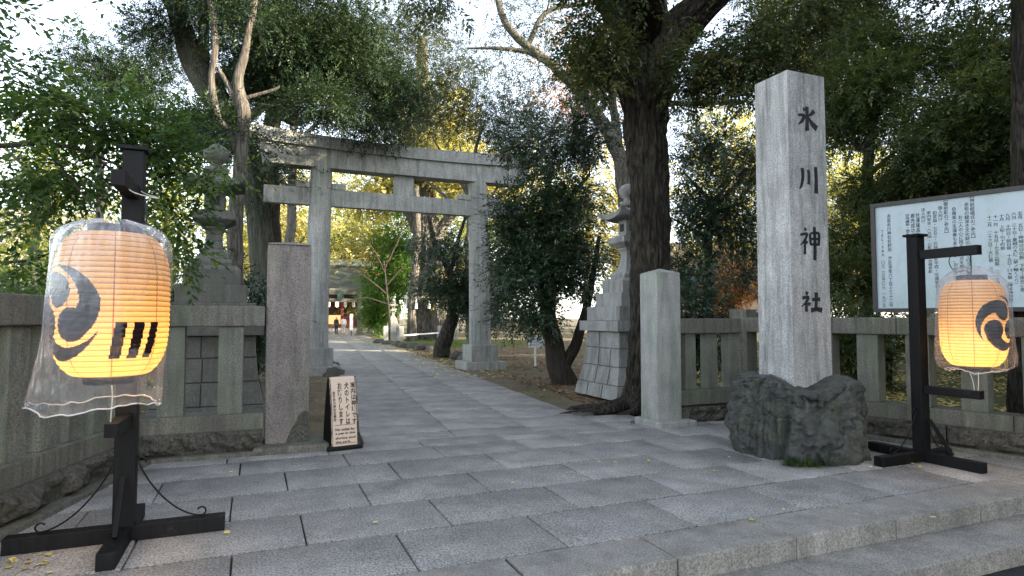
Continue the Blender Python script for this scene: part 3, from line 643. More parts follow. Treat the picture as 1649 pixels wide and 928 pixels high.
# ------------------------------------------------------------------ paper lanterns on black stands
def tomoe(u, v):
    """u,v in units of the emblem radius; True where inked"""
    for k in range(3):
        a = k * 2 * PI / 3 + R(329); hx, hy = .46 * math.cos(a), .46 * math.sin(a)
        if math.hypot(u - hx, v - hy) < .355: return True
        rr = math.hypot(u, v); th = (math.atan2(v, u) - a) % (2 * PI)
        if th < R(132):
            t = th / R(132); ro = .81 + .19 * min(1, t * 2.6) ** .8; wdt = .72 * (1 - t) ** 1.1
            if ro - wdt < rr < ro: return True
    return False
def stand(name, label, loc, d1, pole_h, arm_z, arm_l, low_z, base_l, back_l, side_l, beam=0.105, pw=0.135, lid=True):
    """local frame: -y is the direction of the arms, x to its left"""
    rz = math.atan2(d1.y, d1.x) + PI / 2
    r = empty(name, loc, rz); tag(r, label, 'lantern stand', 'lantern stands')
    MB().box((0, 0, 0.02), (pw, pw * .9, pole_h - .05), bev=0.005).build('pole', M['wood'], r)
    MB().box((0, 0, pole_h - .028), (pw + .05, pw + .04, .028), bev=0.004).build('pole_cap', M['wood'], r)
    MB().box((0, (back_l - base_l) / 2, 0.0), (beam, base_l + back_l, beam), bev=0.006).build('foot_beam', M['wood'], r)
    for s, l in zip((-1, 1), side_l): MB().box((s * (beam / 2 + .002 + (l - beam / 2) / 2), 0.0, 0.0), (l - beam / 2, beam, beam), bev=0.006).build('foot_beam', M['wood'], r)
    MB().box((0, -pw / 2 - arm_l / 2, arm_z - .05), (.085, arm_l, .10), bev=0.005).build('upper_arm', M['wood'], r)
    MB().box((0, -pw / 2 - arm_l * .96 / 2, low_z - .045), (.08, arm_l * .96, .09), bev=0.005).build('lower_arm', M['wood'], r)
    for (dx, dy, l) in ((1, 0, side_l[1]), (-1, 0, side_l[0]), (0, -1, base_l)):
        P_ = []
        e = min(l - .12, .5); o0 = pw / 2 + .012
        if dy:                                        # straight wooden strut in front
            MB().bar((0, -pw / 2 - .03, .47), (0, -min(l - .08, .33), .12), .035, .03, bev=.004).build('strut', M['wood'], r); continue
        for i in range(25):
            t = i / 24; P_.append((o0 + (e - o0) * (t ** 1.15), 0.55 - 0.43 * (1 - (1 - t) ** 1.7)))
        c0 = P_[0]; cur0 = [(c0[0] + .05 * math.cos(q) - .0, c0[1] + .0 + .035 * math.sin(q)) for q in np.linspace(-.3, PI, 9)]
        c1 = P_[-1]; cur1 = [(c1[0] + .03 * math.sin(q), c1[1] + .03 - .03 * math.cos(q)) for q in np.linspace(0.2, 4.2, 10)]
        line = cur0 + P_ + cur1
        TB().tube([(dx * (p[0]), -.0, p[1]) for p in line], .0065, 6).build('iron_brace', M['iron'], r)
    return r
def paper_lantern(name, label, loc, Rr, H_, face, emblem_ang, er, bars, power, tm_z=0.0, mir=1):
    """face: world angle of the camera-facing direction; angles measured to the right of it"""
    r = empty(name, loc, 0); tag(r, label, 'paper lantern', 'paper lanterns at the gate')
    n = 264; ribs = 27; sub = 8; m = ribs * sub; V = np.zeros((m + 1, n, 3)); F = []; mi = []
    zt = np.linspace(-1, 1, m + 1); ang = np.linspace(0, 2 * PI, n, endpoint=False)
    for k, t in enumerate(zt):
        prof = (1 - abs(t * .97) ** 3.6) ** 0.5; rad = Rr * (0.42 + 0.58 * prof) if True else 0
        fr = (k % sub) / sub; rad *= 1 + 0.020 * (math.sin(PI * fr) - .5)
        w_ = rad * (1 + 0.004 * np.cos(8 * ang) + 0.010 * np.cos(2 * ang + t) )
        V[k, :, 0] = np.sin(ang) * w_; V[k, :, 1] = -np.cos(ang) * w_; V[k, :, 2] = t * H_ / 2
    idx = np.arange((m + 1) * n).reshape(m + 1, n); a = idx[:-1]; b = np.roll(a, -1, 1); d = idx[1:]; c = np.roll(d, -1, 1)
    F = np.stack([a, b, c, d], -1).reshape(-1, 4)
    for k in range(m):
        z = (zt[k] + zt[k + 1]) / 2 * H_ / 2
        for i in range(n):
            an = ((i + .5) / n * 2 * PI + PI) % (2 * PI) - PI; ink = 0
            u = ((an - emblem_ang + PI) % (2 * PI) - PI) * Rr / er; v = (z - tm_z) / er
            if u * u + v * v < 1.1 and tomoe(u * mir, v): ink = 1
            for (b0, b1, z0, z1, sh) in bars:
                s_ = sh * (z - z1) / (z1 - z0)
                if z0 < z < z1 and b0 + s_ < an < b1 + s_: ink = 1
            if not ink and (k % sub in (0,) or (i % (n // 8) == 0)): ink = 2
            mi.append(ink)
    o = np_mesh('paper_body', V.reshape(-1, 3), F, [M['paper'], M['paper_ink'], M['paper_rib']], r, smooth=True)
    o.data.polygons.foreach_set('material_index', mi); o.rotation_euler.z = face
    for s, nm in ((1, 'top_ring'), (-1, 'bottom_ring')):
        TBm = MB(); rr = Rr * .43; z0 = s * H_ / 2
        TBm.ring([(rr, z0 - .005), (rr + .008, z0), (rr + .008, z0 + s * .055), (rr - .006, z0 + s * .055), (rr - .008, z0)], n=40, capb=False, capt=False); TBm.build(nm, M['wood'], r, smooth=True)
    MB().box((0, 0, H_ / 2 + .03), (Rr * .85, .03, .012)).build('hanger_bar', M['iron'], r)
    l = bpy.data.lights.new('lantern_bulb', 'POINT'); l.energy = power; l.color = (1.0, 0.67, 0.32); l.shadow_soft_size = 0.045
    lo = bpy.data.objects.new('lantern_bulb', l); COL.objects.link(lo); lo.parent = r; lo.location = (0, 0, -H_ * .27)
    MB().ring([(.012, -.02), (.03, -.055), (.035, -.09), (.02, -.125), (.004, -.13)], n=16, c=(0, 0)).build('bulb', M['glow_w'], r, smooth=True).location = (0, 0, -H_ * .17 + .02)
    return r
def bag(name, label, loc, prof, shift, seed, group='plastic covers over the lanterns', foldn=9, rz=0):
    """prof: (r, z); shift: (dx,dy) of the hem"""
    r = empty(name, loc, rz); tag(r, label, 'plastic cover', group)
    n = 240; pr = np.array(prof); tt = np.linspace(0, len(pr) - 1, 130); rr = np.interp(tt, np.arange(len(pr)), pr[:, 0]); zz = np.interp(tt, np.arange(len(pr)), pr[:, 1])
    k_ = np.ones(7) / 7; rp = np.convolve(np.pad(rr, 3, 'edge'), k_, 'valid'); zp = np.convolve(np.pad(zz, 3, 'edge'), k_, 'valid')
    V = []
    zmax, zmin = zp.max(), zp.min()
    for k in range(len(tt)):
        f = (zmax - zp[k]) / (zmax - zmin)
        amp = .055 * max(0, 1 - f * 3.2) + 0.012 + .040 * max(0, f - .55)
        for i in range(n):
            a = 2 * PI * i / n; p = Vector((math.cos(a) * foldn / 3, math.sin(a) * foldn / 3, seed + f * 1.2))
            q = noise.fractal(p, .9, 2.1, 4) * amp + noise.fractal(Vector((math.cos(a) * 8, math.sin(a) * 8, seed + f * 3)), .9, 2.1, 3) * amp * .35
            rad = max(.02, rp[k] + q); s_ = f ** 2
            V.append((math.cos(a) * rad + shift[0] * s_, math.sin(a) * rad + shift[1] * s_, zp[k] + .02 * math.sin(3 * a + seed) * f ** 4 + noise.noise(p * 2) * .015 * f))
    m = len(tt); idx = np.arange(m * n).reshape(m, n); a = idx[:-1]; b = np.roll(a, -1, 1); d = idx[1:]; c = np.roll(d, -1, 1)
    np_mesh('film', np.array(V), np.stack([a, b, c, d], -1).reshape(-1, 4), M['film'], r, smooth=True)
    last = [Vector(v) for v in V[-n:]]
    TB().tube(last + [last[0]], .0045, 6).build('hem', M['string'], r)
    first = [Vector(v) for v in V[:n]]
    return r
# left, near
SLc = Vector((-2.80, 4.56, 0)); d1 = Vector((0.38, -0.925, 0)).normalized()
stand('lantern_stand', 'black timber lantern stand in the left corner with curled iron braces', SLc, d1, 2.86, 2.52, .50, .87, .60, .55, (.70, .66), beam=.11)
LL = SLc + d1 * .50; LL = Vector((-2.65, 4.12, 1.69))
paper_lantern('paper_lantern', 'large lit paper lantern at the left showing a comma emblem and three black bars', LL, .335, .93, R(33), R(-60), .30,
              [(R(3), R(14), -.345, -.115, .10), (R(21), R(32), -.345, -.115, .10), (R(39), R(49), -.345, -.115, .12)], 7.5, tm_z=-.06)
bag('plastic_cover', 'wide clear plastic cover hanging open over the large left lantern', (LL.x, LL.y, LL.z),
    [(.08, .56), (.12, .545), (.19, .53), (.27, .49), (.325, .42), (.345, .32), (.350, .1), (.350, -.15), (.355, -.35), (.36, -.5), (.365, -.60), (.365, -.66)], (-.075, -.02), 3)
# right, farther
SRc = Vector((4.60, 7.05, 0)); d2 = Vector((0.40, -0.917, 0)).normalized()
stand('lantern_stand', 'black timber lantern stand on the right in front of the long fence', SRc, d2, 2.55, 2.31, .60, .80, .64, .62, (.72, .45), beam=.105)
LR = Vector((SRc.x + d2.x * .58, SRc.y + d2.y * .58, 1.545))
paper_lantern('paper_lantern', 'smaller lit paper lantern on the right with a comma emblem facing the edge', LR, .298, .89, R(-37), R(57), .275, [], 7, tm_z=.0)
bag('plastic_cover', 'clear plastic cover gathered tightly round the smaller right lantern', (LR.x, LR.y, LR.z),
    [(.05, .60), (.10, .57), (.19, .53), (.27, .45), (.31, .36), (.325, .2), (.332, -.1), (.338, -.3), (.335, -.41), (.32, -.46), (.25, -.49)], (.015, 0), 11)
# cables and strings
def cable(name, label, pts, rad, mat, parent=None, cat='cable'):
    o = TB().tube(pts, rad, 6, 8).build(name, mat, parent)
    if not parent: tag(o, label, cat)
    return o
AL = SLc + d1 * .40; 
cable('cable', 'black cable looped from the arm of the left stand to its lantern', [SLc + Vector((.09, -.02, 2.50)), SLc + Vector((.13, -.06, 2.28)), SLc + Vector((.07, -.14, 2.15)), SLc + Vector((.06, -.25, 2.2)), LL + Vector((.05, .02, .52))], .008, M['cable'])
cable('string', 'pale twine tied round the arm of the left stand', [AL + Vector((-.04, 0, 2.58)), AL + Vector((.06, .0, 2.46)), AL + Vector((.16, .15, 2.44)), SLc + Vector((.09, -.05, 2.52)), SLc + Vector((.0, .09, 2.6))], .004, M['string'], cat='string')
cable('string', 'thin tie string hanging from the left lantern to the lower arm', [LL + Vector((0, 0, -.47)), LL + Vector((.03, -.02, -.6)), LL + Vector((.01, 0, -.78))], .004, M['string'], cat='string')
AR = SRc + d2 * .55
cable('cable', 'thin black cable looped from the right stand arm to its lantern', [SRc + d2 * .40 + Vector((.05, 0, 2.36)), SRc + d2 * .36 + Vector((0, 0, 2.22)), SRc + d2 * .42 + Vector((0, 0, 2.10)), LR + Vector((-.05, 0, .55)), LR + Vector((0, 0, .5))], .005, M['cable'])
cable('cable', 'short dark hook cord holding up the right lantern', [AR + Vector((0, 0, 2.36)), AR + Vector((.03, 0, 2.28)), LR + Vector((.0, 0, .62)), LR + Vector((0, 0, .47))], .007, M['cable'])
cable('string', 'white string dangling below the right lantern in a loop', [LR + Vector((-.06, 0, -.49)), LR + Vector((-.02, 0, -.62)), LR + Vector((0, 0, -.78)), LR + Vector((.03, 0, -.68)), LR + Vector((.04, 0, -.49))], .0035, M['string'], cat='string')

# ------------------------------------------------------------------ pet notice
r = empty('notice_stand', AB3(7.98, 1.02, 0.0), GA + R(10)); tag(r, 'small curved notice stand with beige face asking for no pet toilet', 'notice sign')
hh = .87; wd = .335
prof = []                                       # side outline of the bent board (y,z)
for i in range(21): t = i / 20; prof.append((-.155 + .135 * t ** 1.6, .05 + (hh - .09) * t))
top = [(-.02 + .035 * (1 - math.cos(q)), hh - .04 + .04 * math.sin(q)) for q in np.linspace(0, PI, 9)[1:]]
prof2 = prof + top + [(.03 - prof[i][0] * 1 , prof[i][1]) for i in range(20, -1, -1)]
bm = bmesh.new(); th = .006; A_ = [(bm.verts.new((-wd / 2, y, z)), bm.verts.new((wd / 2, y, z))) for y, z in prof2]
for p, q in zip(A_, A_[1:]): bm.faces.new((p[0], p[1], q[1], q[0]))
m = MB(); m.bm.free(); m.bm = bm; m.build('notice_board', M['beige'], r, smooth=True)
mb = MB(); 
for s in (-1, 1):
    L_ = [mb.bm.verts.new((s * (wd / 2 + .003), y, z)) for y, z in prof2]; L2 = [mb.bm.verts.new((s * (wd / 2 - .02), y, z)) for y, z in prof2]
    mb.bm.faces.new(L_); mb.bm.faces.new(L2[::-1])
    for i in range(len(L_)): j = (i + 1) % len(L_); mb.bm.faces.new((L_[i], L_[j], L2[j], L2[i]))
mb.build('side_panel', M['wood'], r)
MB().box((0, -.155, 0.0), (wd + .10, .07, .05), bev=.02).box((0, .19, 0.0), (wd + .10, .07, .05), bev=.02).build('foot', M['wood'], r)
x4 = [.118, .04, -.043, -.118]
txt = [('境内は神域です', .118, .80, .50, .054, .028, True), ('犬のトイレは', .040, .80, .50, .054, .028, True), ('お断りします', -.043, .80, .50, .054, .028, True), ('赤坂氷川神社社務所', -.118, .70, .36, .032, .03, True),
       ('No toilet for', -.118, .262, .034, .245, .03, False), ('a pet in this', -.118, .213, .036, .245, .03, False), ('shrine and', -.118, .160, .030, .245, .03, False), ('the park.', -.118, .112, .036, .19, .03, False)]
o = join_text(txt, M['ink'], 'lettering', r)
def yfront(z):
    t = max(0, min(1, (z - .05) / (hh - .09))); return -.155 + .135 * t ** 1.6 - .002
for v in o.data.vertices: v.co.y = yfront(v.co.z)
mb = MB()
for z in (.295, .075):
    y = yfront(z); vs4 = [mb.bm.verts.new(p) for p in ((-.125, y, z), (.13, y, z), (.13, yfront(z + .005), z + .005), (-.125, yfront(z + .005), z + .005))]; mb.bm.faces.new(vs4)
mb.build('rule_line', M['ink'], r)

# ------------------------------------------------------------------ information board behind the right fence
BO = Vector((5.90, 10.04, 0)); BD = Vector((.66, -.75, 0)).normalized(); bl = 3.9
r = empty('information_board', BO, math.atan2(BD.y, BD.x)); tag(r, 'wide pale blue notice board full of black vertical writing in a brown frame', 'notice board')
zb, zt_ = 1.72, 3.42
MB().box((bl / 2, 0.03, zb), (bl, .04, zt_ - zb)).build('panel', M['board'], r)
mb = MB()
for (x0, x1, z0, z1) in ((-.05, bl + .05, zt_ - .03, zt_ + .03), (-.05, bl + .05, zb - .03, zb + .03), (-.05, .01, zb + .031, zt_ - .031), (bl - .01, bl + .05, zb + .031, zt_ - .031)):
    mb.box(((x0 + x1) / 2, .02, z0), (x1 - x0, .10, z1 - z0))
mb.build('frame', M['frame'], r)
for t in (.62, 2.0, 3.4): MB().box((t, .10, 0.0), (.07, .07, 3.3)).build('leg', M['frame'], r)
def bt(px, py):
    u = (px - 824.5) / 1000; t = (10.04 * u - 5.90) / (.66 + .75 * u); t *= math.hypot(.66, .75) / 1.0 / math.hypot(.66, .75) * math.hypot(.66, .75)
    Y = 10.04 - .75 * t / math.hypot(.66, .75); return t, W(px, py, Y).z
cols = [('TEL・FAX　〇三（三五八三）一九三五', 1423.6, 371, 495), ('赤坂氷川神社社務所　港区赤坂六丁目十番十二号', 1435, 345, 495), ('◎地鎮祭・他各種出張祭典もございますのでご相談ください', 1465, 345, 478), ('商売成功・安全祈願・', 1473.6, 344, 420),
        ('社運隆昌・商売繁盛・', 1482, 343, 420), ('法人向け', 1491, 335, 359), ('家内安全・八方除・心願成就・合格祈願', 1500, 340, 440), ('初宮詣・七五三・厄除・病気平癒・交通安全・', 1509.6, 340, 468), ('個人向け', 1518.7, 332, 356),
        ('【御祈願のご案内】', 1528, 323, 375), ('◎雅楽の生演奏もあります。お気軽に', 1541, 334, 450), ('お二人の心に残る結婚式を厳かに', 1551, 347, 446), ('赤坂の緑深き文化財の本殿で行う神前式', 1561.5, 326, 450), ('【神前結婚式のご案内】', 1571, 317, 383),
        ('十二月　二十三日─大祓祭　三十一日─除夜祭', 1598, 347, 480), ('十一月　十五日─七五三祝祭　二十三日─新嘗祭', 1608, 346, 486), ('十月　上旬─包丁塚祭', 1618, 345, 403), ('九月　十四日─前日祭　十五日─例大祭（隔年神幸祭）', 1628, 344, 488),
        ('六月　三十日─夏越の大祓（茅ノ輪くぐり）', 1638, 342, 457), ('五月　五日─神域の日の祭　下旬─雨乞い祭', 1648, 341, 470)]
items = []
for s_, px, p0, p1 in cols:
    s_ = s_.replace('─', '｜').replace('（', '︵').replace('）', '︶').replace('【', '︻').replace('】', '︼')
    t, za = bt(px, p0); _, zb_ = bt(px, p1); items.append((s_, t, za, za - zb_, .055, .012, True))
t0 = bt(1648, 341)[0]
for k, s_ in enumerate(('四月　十五日｜春祭', '三月　二十日｜祖霊祭', '二月　三日｜節分祭', '一月　一日｜歳旦祭', '︻年中行事︼')): items.append((s_, t0 + .075 * (k + 1) + .02, 3.02 if k < 4 else 3.2, .9 if k < 4 else .5, .055, .012, True))
o = join_text(items, M['ink2'], 'lettering', r); o.location = (0, -.0105 + .0, 0)
for v in o.data.vertices: v.co.y = 0.0
o.location.y = 0.03 - .02 - .002

# ------------------------------------------------------------------ small things along the path and in the park
r = empty('small_sign', Gd(862, 590), R(12)); tag(r, 'small white sign on a thin post under the dark evergreen', 'sign')
MB().box((0, 0, 0), (.05, .05, .62)).build('post', M['white'], r); MB().box((0, -.04, .62), (.52, .02, .34), bev=.004).build('sign_plate', M['white'], r)
m = join_text([('境内案内', -.2, .93, .07, .40, .02, False), ('立入禁止です', -.2, .82, .05, .40, .0, False), ('ご遠慮下さい', -.2, .73, .05, .40, .0, False)], M['ink2'], 'lettering', r); m.location.y = -.053

def person(loc, rz, label, joints, clothes, hair=True, seat=None):
    """joints: dict name -> (pos, radius); edges fixed; one skinned body, clothes as shells"""
    E_ = [('pelvis', 'spine'), ('spine', 'chest'), ('chest', 'neck'), ('neck', 'head'), ('head', 'crown')]
    for s in 'lr': E_ += [('chest', s + 'sho'), (s + 'sho', s + 'elb'), (s + 'elb', s + 'wri'), (s + 'wri', s + 'pal'), ('pelvis', s + 'hip'), (s + 'hip', s + 'kne'), (s + 'kne', s + 'ank'), (s + 'ank', s + 'toe')]
    names = list(joints); me = bpy.data.meshes.new('person')
    pts = [joints[n_][0] for n_ in names]; rad = [joints[n_][1] for n_ in names]; ed = [(names.index(a), names.index(b)) for a, b in E_]
    for s in 'lr':                                # five fingers from the palm
        p = Vector(joints[s + 'pal'][0]); d = (p - Vector(joints[s + 'wri'][0])).normalized(); side = d.cross(Vector((0, 1, 0.2))).normalized()
        for k, (o_, l) in enumerate(((-.030, .055), (-.012, .075), (.006, .082), (.024, .075), (.040, .06))):
            i = len(pts); pts.append(tuple(p + side * o_ * .8 + d * .03)); rad.append(.011); pts.append(tuple(p + side * o_ * 1.2 + d * (.03 + l))); rad.append(.008); ed += [(names.index(s + 'pal'), i), (i, i + 1)]
    me.from_pydata(pts, ed, []); o = bpy.data.objects.new('person', me); COL.objects.link(o)
    md = o.modifiers.new('s', 'SKIN')
    for v, r_ in zip(me.skin_vertices[0].data, rad): v.radius = (r_, r_) if not isinstance(r_, tuple) else r_
    me.skin_vertices[0].data[0].use_root = True
    o.modifiers.new('d', 'SUBSURF').levels = 2
    dg = bpy.context.evaluated_depsgraph_get(); nm = bpy.data.meshes.new_from_object(o.evaluated_get(dg)); bpy.data.objects.remove(o)
    body = link('person', nm, M['skin'], None, True); body.location = loc; body.rotation_euler.z = rz; tag(body, label, 'person')
    P = np.array([v.co for v in nm.vertices]); N = np.array([v.normal for v in nm.vertices])
    J = {k: np.array(v[0]) for k, v in joints.items()}
    def seg(k): 
        best = None
        for a, b in E_:
            A, B = J[a], J[b]; t = max(0, min(1, (k - A).dot(B - A) / (B - A).dot(B - A))); d = np.linalg.norm(k - A - (B - A) * t)
            if best is None or d < best[0]: best = (d, a, b, t)
        return best[1:]
    S_ = [seg(p) for p in P]
    for cname, test, off, mat in clothes:
        ok = [test(s_, p) for s_, p in zip(S_, P)]; fs = [f.vertices[:] for f in nm.polygons if all(ok[i] for i in f.vertices)]
        if not fs: continue
        use = sorted({i for f in fs for i in f}); mp = {i: k for k, i in enumerate(use)}
        m_ = bpy.data.meshes.new(cname); m_.from_pydata([tuple(P[i] + N[i] * off) for i in use], [], [[mp[i] for i in f] for f in fs]); link(cname, m_, mat, body, True)
    return body
def std_joints(arm_l=None, arm_r=None, h=1.0):
    J = dict(pelvis=((0, 0, .93), (.15, .11)), spine=((0, 0, 1.10), (.13, .10)), chest=((0, .01, 1.32), (.16, .11)), neck=((0, 0, 1.47), .055), head=((0, -.01, 1.56), .085), crown=((0, -.005, 1.63), .08))
    for s, k in (('l', -1), ('r', 1)):
        J.update({s + 'sho': ((k * .18, .01, 1.40), .055), s + 'elb': ((k * .23, .03, 1.12), .042), s + 'wri': ((k * .22, -.08, .88), .028), s + 'pal': ((k * .22, -.11, .81), (.035, .02)),
                  s + 'hip': ((k * .09, 0, .88), .09), s + 'kne': ((k * .10, -.02, .49), .06), s + 'ank': ((k * .10, .02, .09), .042), s + 'toe': ((k * .11, -.12, .05), .04)})
    if arm_l: J['lelb'] = (arm_l[0], .042); J['lwri'] = (arm_l[1], .028); J['lpal'] = (arm_l[2], (.035, .022))
    return J
shirt = lambda s_, p: (s_[0] in ('chest', 'spine') or s_[1] in ('spine',) or s_[0] == 'pelvis' and s_[1] == 'spine' or s_[0][1:] == 'sho' or (s_[0][1:] == 'elb' and s_[2] < .9)) and s_[1] not in ('head',) and not (s_[1] == 'neck' and s_[2] > .8)
trs = lambda s_, p: (s_[0] == 'pelvis' and s_[1] != 'spine') or s_[0][1:] == 'hip' or (s_[0][1:] == 'kne' and s_[2] < .9) or (s_[0] == 'pelvis' and p[2] < 1.0)
shoe = lambda s_, p: s_[0][1:] == 'ank' or (s_[0][1:] == 'kne' and s_[2] > .93)
hairt = lambda s_, p: p[2] > 1.655 or (p[2] > 1.56 and p[1] > -.0)
hairt1 = lambda s_, p: s_[1] in ('crown', 'head') and (p[2] > 1.63 or (p[2] > 1.52 and p[1] > -.01))
person(Gd(553, 538.5), R(180 + 20), 'person in a white jacket and pale trousers walking to the shrine hall', std_joints(), [('jacket', shirt, .02, M['shirt']), ('trousers', trs, .015, M['trouser']), ('shoes', shoe, .012, M['dark']), ('hair', hairt1, .012, M['hair'])])
q = Gd(541.5, 538.6); person(q, R(160), 'person in dark clothes standing before the shrine hall', std_joints(), [('jacket', shirt, .02, M['dark']), ('trousers', trs, .015, M['dark']), ('shoes', shoe, .012, M['dark']), ('hair', hairt1, .012, M['hair'])])
J = std_joints(arm_l=((-.42, -.02, 1.50), (-.62, -.06, 1.68), (-.69, -.08, 1.75))); 
person(Vector((8.72, 14.6, -.06)), R(0), 'person in a white top raising one arm behind the long fence', J, [('shirt', shirt, .02, M['shirt']), ('trousers', trs, .015, M['dark']), ('shoes', shoe, .012, M['dark']), ('hair', hairt1, .02, M['hair'])])

# playground rails beyond the fence
r = empty('railing', (10.2, 19.0, .03), R(-8)); tag(r, 'yellow tubular railing in the park beyond the long fence', 'railing')
tb = TB(); tb.tube([(-1.2, 0, .82), (4.5, 0, .82)], .055, 10); tb.build('rail', M['yellow'], r)
for x in (-1.2, .55, 2.3, 4.4): TB().tube([(x, 0, 0), (x, 0, .80)], .035, 8).build('post', M['yellow'], r)
r = empty('climbing_frame', (13.0, 17.0, .03), R(20)); tag(r, 'blue slanted poles with a red and white bar in the park playground', 'climbing frame')
TB().tube([(-1.0, 0, -.2), (.6, 0, 1.5)], .07, 8).build('pole', M['blue'], r); TB().tube([(.6, 0, 1.5), (1.8, 0, -.2)], .07, 8).build('pole', M['blue'], r)
TB().tube([(-2.0, 0, .85), (1.6, 0, .85)], .03, 8).build('bar', M['white'], r); TB().tube([(-.7, 0, .85), (-.2, 0, .85)], .034, 8).build('bar', M['redp'], r)
# ------------------------------------------------------------------ shrine precinct far down the path
q = Gd(547, 541.5); TY = 56.0
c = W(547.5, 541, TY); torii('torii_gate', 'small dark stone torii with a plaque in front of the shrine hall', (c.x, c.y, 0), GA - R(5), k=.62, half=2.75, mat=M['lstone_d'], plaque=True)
# worship hall
c = W(540, 540, 69); r = empty('shrine_hall', (c.x - 1.0, 69, 0), GA - R(6)); tag(r, 'shrine worship hall with curved copper roof and glowing red interior', 'shrine')
MB().box((0, 1.5, 0), (13, 9, .5), bev=.02).build('platform', M['lstone'], r)
for x in (-5.6, -3.4, -1.6, 1.6, 3.4, 5.6): MB().box((x, -2.4, .5), (.32, .32, 3.3), bev=.02).build('column', M['redwood'], r)
MB().box((0, 5, .5), (12.5, .3, 3.6)).build('back_wall', M['frame'], r)
MB().box((0, 1.6, 3.9), (12.4, 8.2, .35)).build('ceiling', M['frame'], r)
MB().box((-3.4, -2.2, .52), (3.2, .15, 1.25)).build('lattice_screen', M['redwood'], r); MB().box((3.4, -2.2, .52), (3.2, .15, 1.25)).build('lattice_screen', M['redwood'], r)
MB().box((-3.2, -2.3, 1.2), (3.0, .05, .85)).build('lit_lantern_panel', M['glow'], r); MB().box((.2, 0.8, .9), (2.6, .05, 1.0)).build('lit_altar_panel', M['glow'], r)
for x in np.linspace(-5.0, 5.4, 13):
    o = MB().ring([(.10, 0), (.17, .12), (.17, .50), (.10, .62)], n=12).build('hanging_lantern', M['glow_w'] if int(x * 3) % 3 == 0 else M['paper_w'], r); o.location = (x, -2.7, 2.75)
bm = bmesh.new(); n = 16; rows = []
for i in range(n + 1):
    t = i / n; y = -5.2 + 6.7 * t; z = 4.0 + 3.6 * (t ** 1.6); rows.append([bm.verts.new((x, y, z + .35 * (abs(x) / 8.2) ** 3 * (1 - t))) for x in np.linspace(-8.2, 8.2, 21)])
for i in range(1, n + 1):
    t = 1 - i / n; y = 8.2 - 6.7 * t; z = 4.0 + 3.6 * (t ** 1.6); rows.append([bm.verts.new((x, y, z + .35 * (abs(x) / 8.2) ** 3 * (1 - t))) for x in np.linspace(-8.2, 8.2, 21)])
for a, b in zip(rows, rows[1:]):
    for j in range(20): bm.faces.new((a[j], a[j + 1], b[j + 1], b[j]))
o_ = bmesh.ops.solidify(bm, geom=list(bm.faces), thickness=-.28)
m = MB(); m.bm.free(); m.bm = bm; m.build('roof', M['copper'], r, smooth=False)
MB().box((0, 1.5, 7.5), (15.5, .6, .7), bev=.1).build('ridge', M['copper'], r)
r = empty('banner_sign', W(565.5, 541, 55.5) * 1, 0); r.location.z = 0; tag(r, 'tall narrow white notice board beside the far torii', 'sign')
MB().box((0, 0, .5), (.28, .05, 1.45)).build('plate', M['white'], r); MB().box((0, .06, 0), (.07, .05, 1.9)).build('post', M['frame'], r)
# pale low building left of the hall, seen in sunlight
def building(name, label, loc, rz, w_, d_, h, mat, floors, cols_):
    r = empty(name, loc, rz); tag(r, label, 'building', 'city buildings beyond the trees'); MB().box((0, 0, -.3), (w_, d_, h + .3)).build('wall', mat, r)
    MB().box((0, 0, h + .005), (w_ + .3, d_ + .3, .5)).build('parapet', mat, r)
    for f in range(floors):
        for k in range(cols_):
            x = -w_ / 2 + w_ * (k + .5) / cols_; z = 1.2 + f * (h - 1) / floors
            MB().box((x, -d_ / 2 - .01, z), (w_ / cols_ * .55, .06, 1.3)).build('window', M['dark'], r)
    return r
M['wall_l'] = plain('pale_wall', (0.42, 0.40, 0.36), 0.8); M['wall_b'] = plain('tan_wall', (0.25, 0.20, 0.15), 0.8)
building('apartment_building', 'pale apartment block glimpsed through leaves at the far left', (-72, 88, 0), R(30), 26, 12, 16, M['wall_l'], 5, 7)
building('apartment_building', 'tan apartment block behind the trees right of the oak trunk', (34, 112, 0), R(-15), 30, 14, 14, M['wall_b'], 4, 8)
building('apartment_building', 'pale block behind the park trees at the right edge', (80, 85, 0), R(-40), 26, 12, 12, M['wall_l'], 4, 7)

# stone tower lantern, posts and rails by the big ginkgo
src = None
for o in list(COL.objects):
    if o.name.startswith('stone_lantern') and o.parent is None and src is None: src = o
def copy_tree(o, parent=None):
    c_ = o.copy(); COL.objects.link(c_); c_.parent = parent
    for ch in [x for x in bpy.data.objects if x.parent == o]: copy_tree(ch, c_)
    return c_
s2 = copy_tree(src); s2['label'] = 'small distant stone lantern beside the path in front of bright shrubs'; del s2['group']; p = W(633, 549, 43); s2.location = (p.x, p.y, 0); s2.scale = (.62, .62, .66); s2.rotation_euler.z = R(10)
def rail_post(p, h, w_, label): o = MB().box((0, 0, 0), (w_, w_, h), bev=.02).build('stone_post', M['gran']); o.location = p; o.rotation_euler.z = R(15); tag(o, label, 'stone post', 'short white posts by the path'); return o
P_ = [Gd(621, 551), Gd(633, 553), Gd(646, 552), Gd(708, 549), Gd(733, 548)]
lb = ['short white stone post left of the distant lantern', 'short white stone post standing before the distant lantern', 'short white stone post where the white rail begins', 'short white stone post right of the great tree', 'short white stone post behind the leaning trunk']
for p, l_ in zip(P_, lb): rail_post(p, 1.05, .30, l_)
cable('rail', 'white horizontal rail between the posts below the great tree', [P_[2] + Vector((0, 0, .45)), P_[3] + Vector((0, 0, .55))], .06, M['white'], cat='rail')
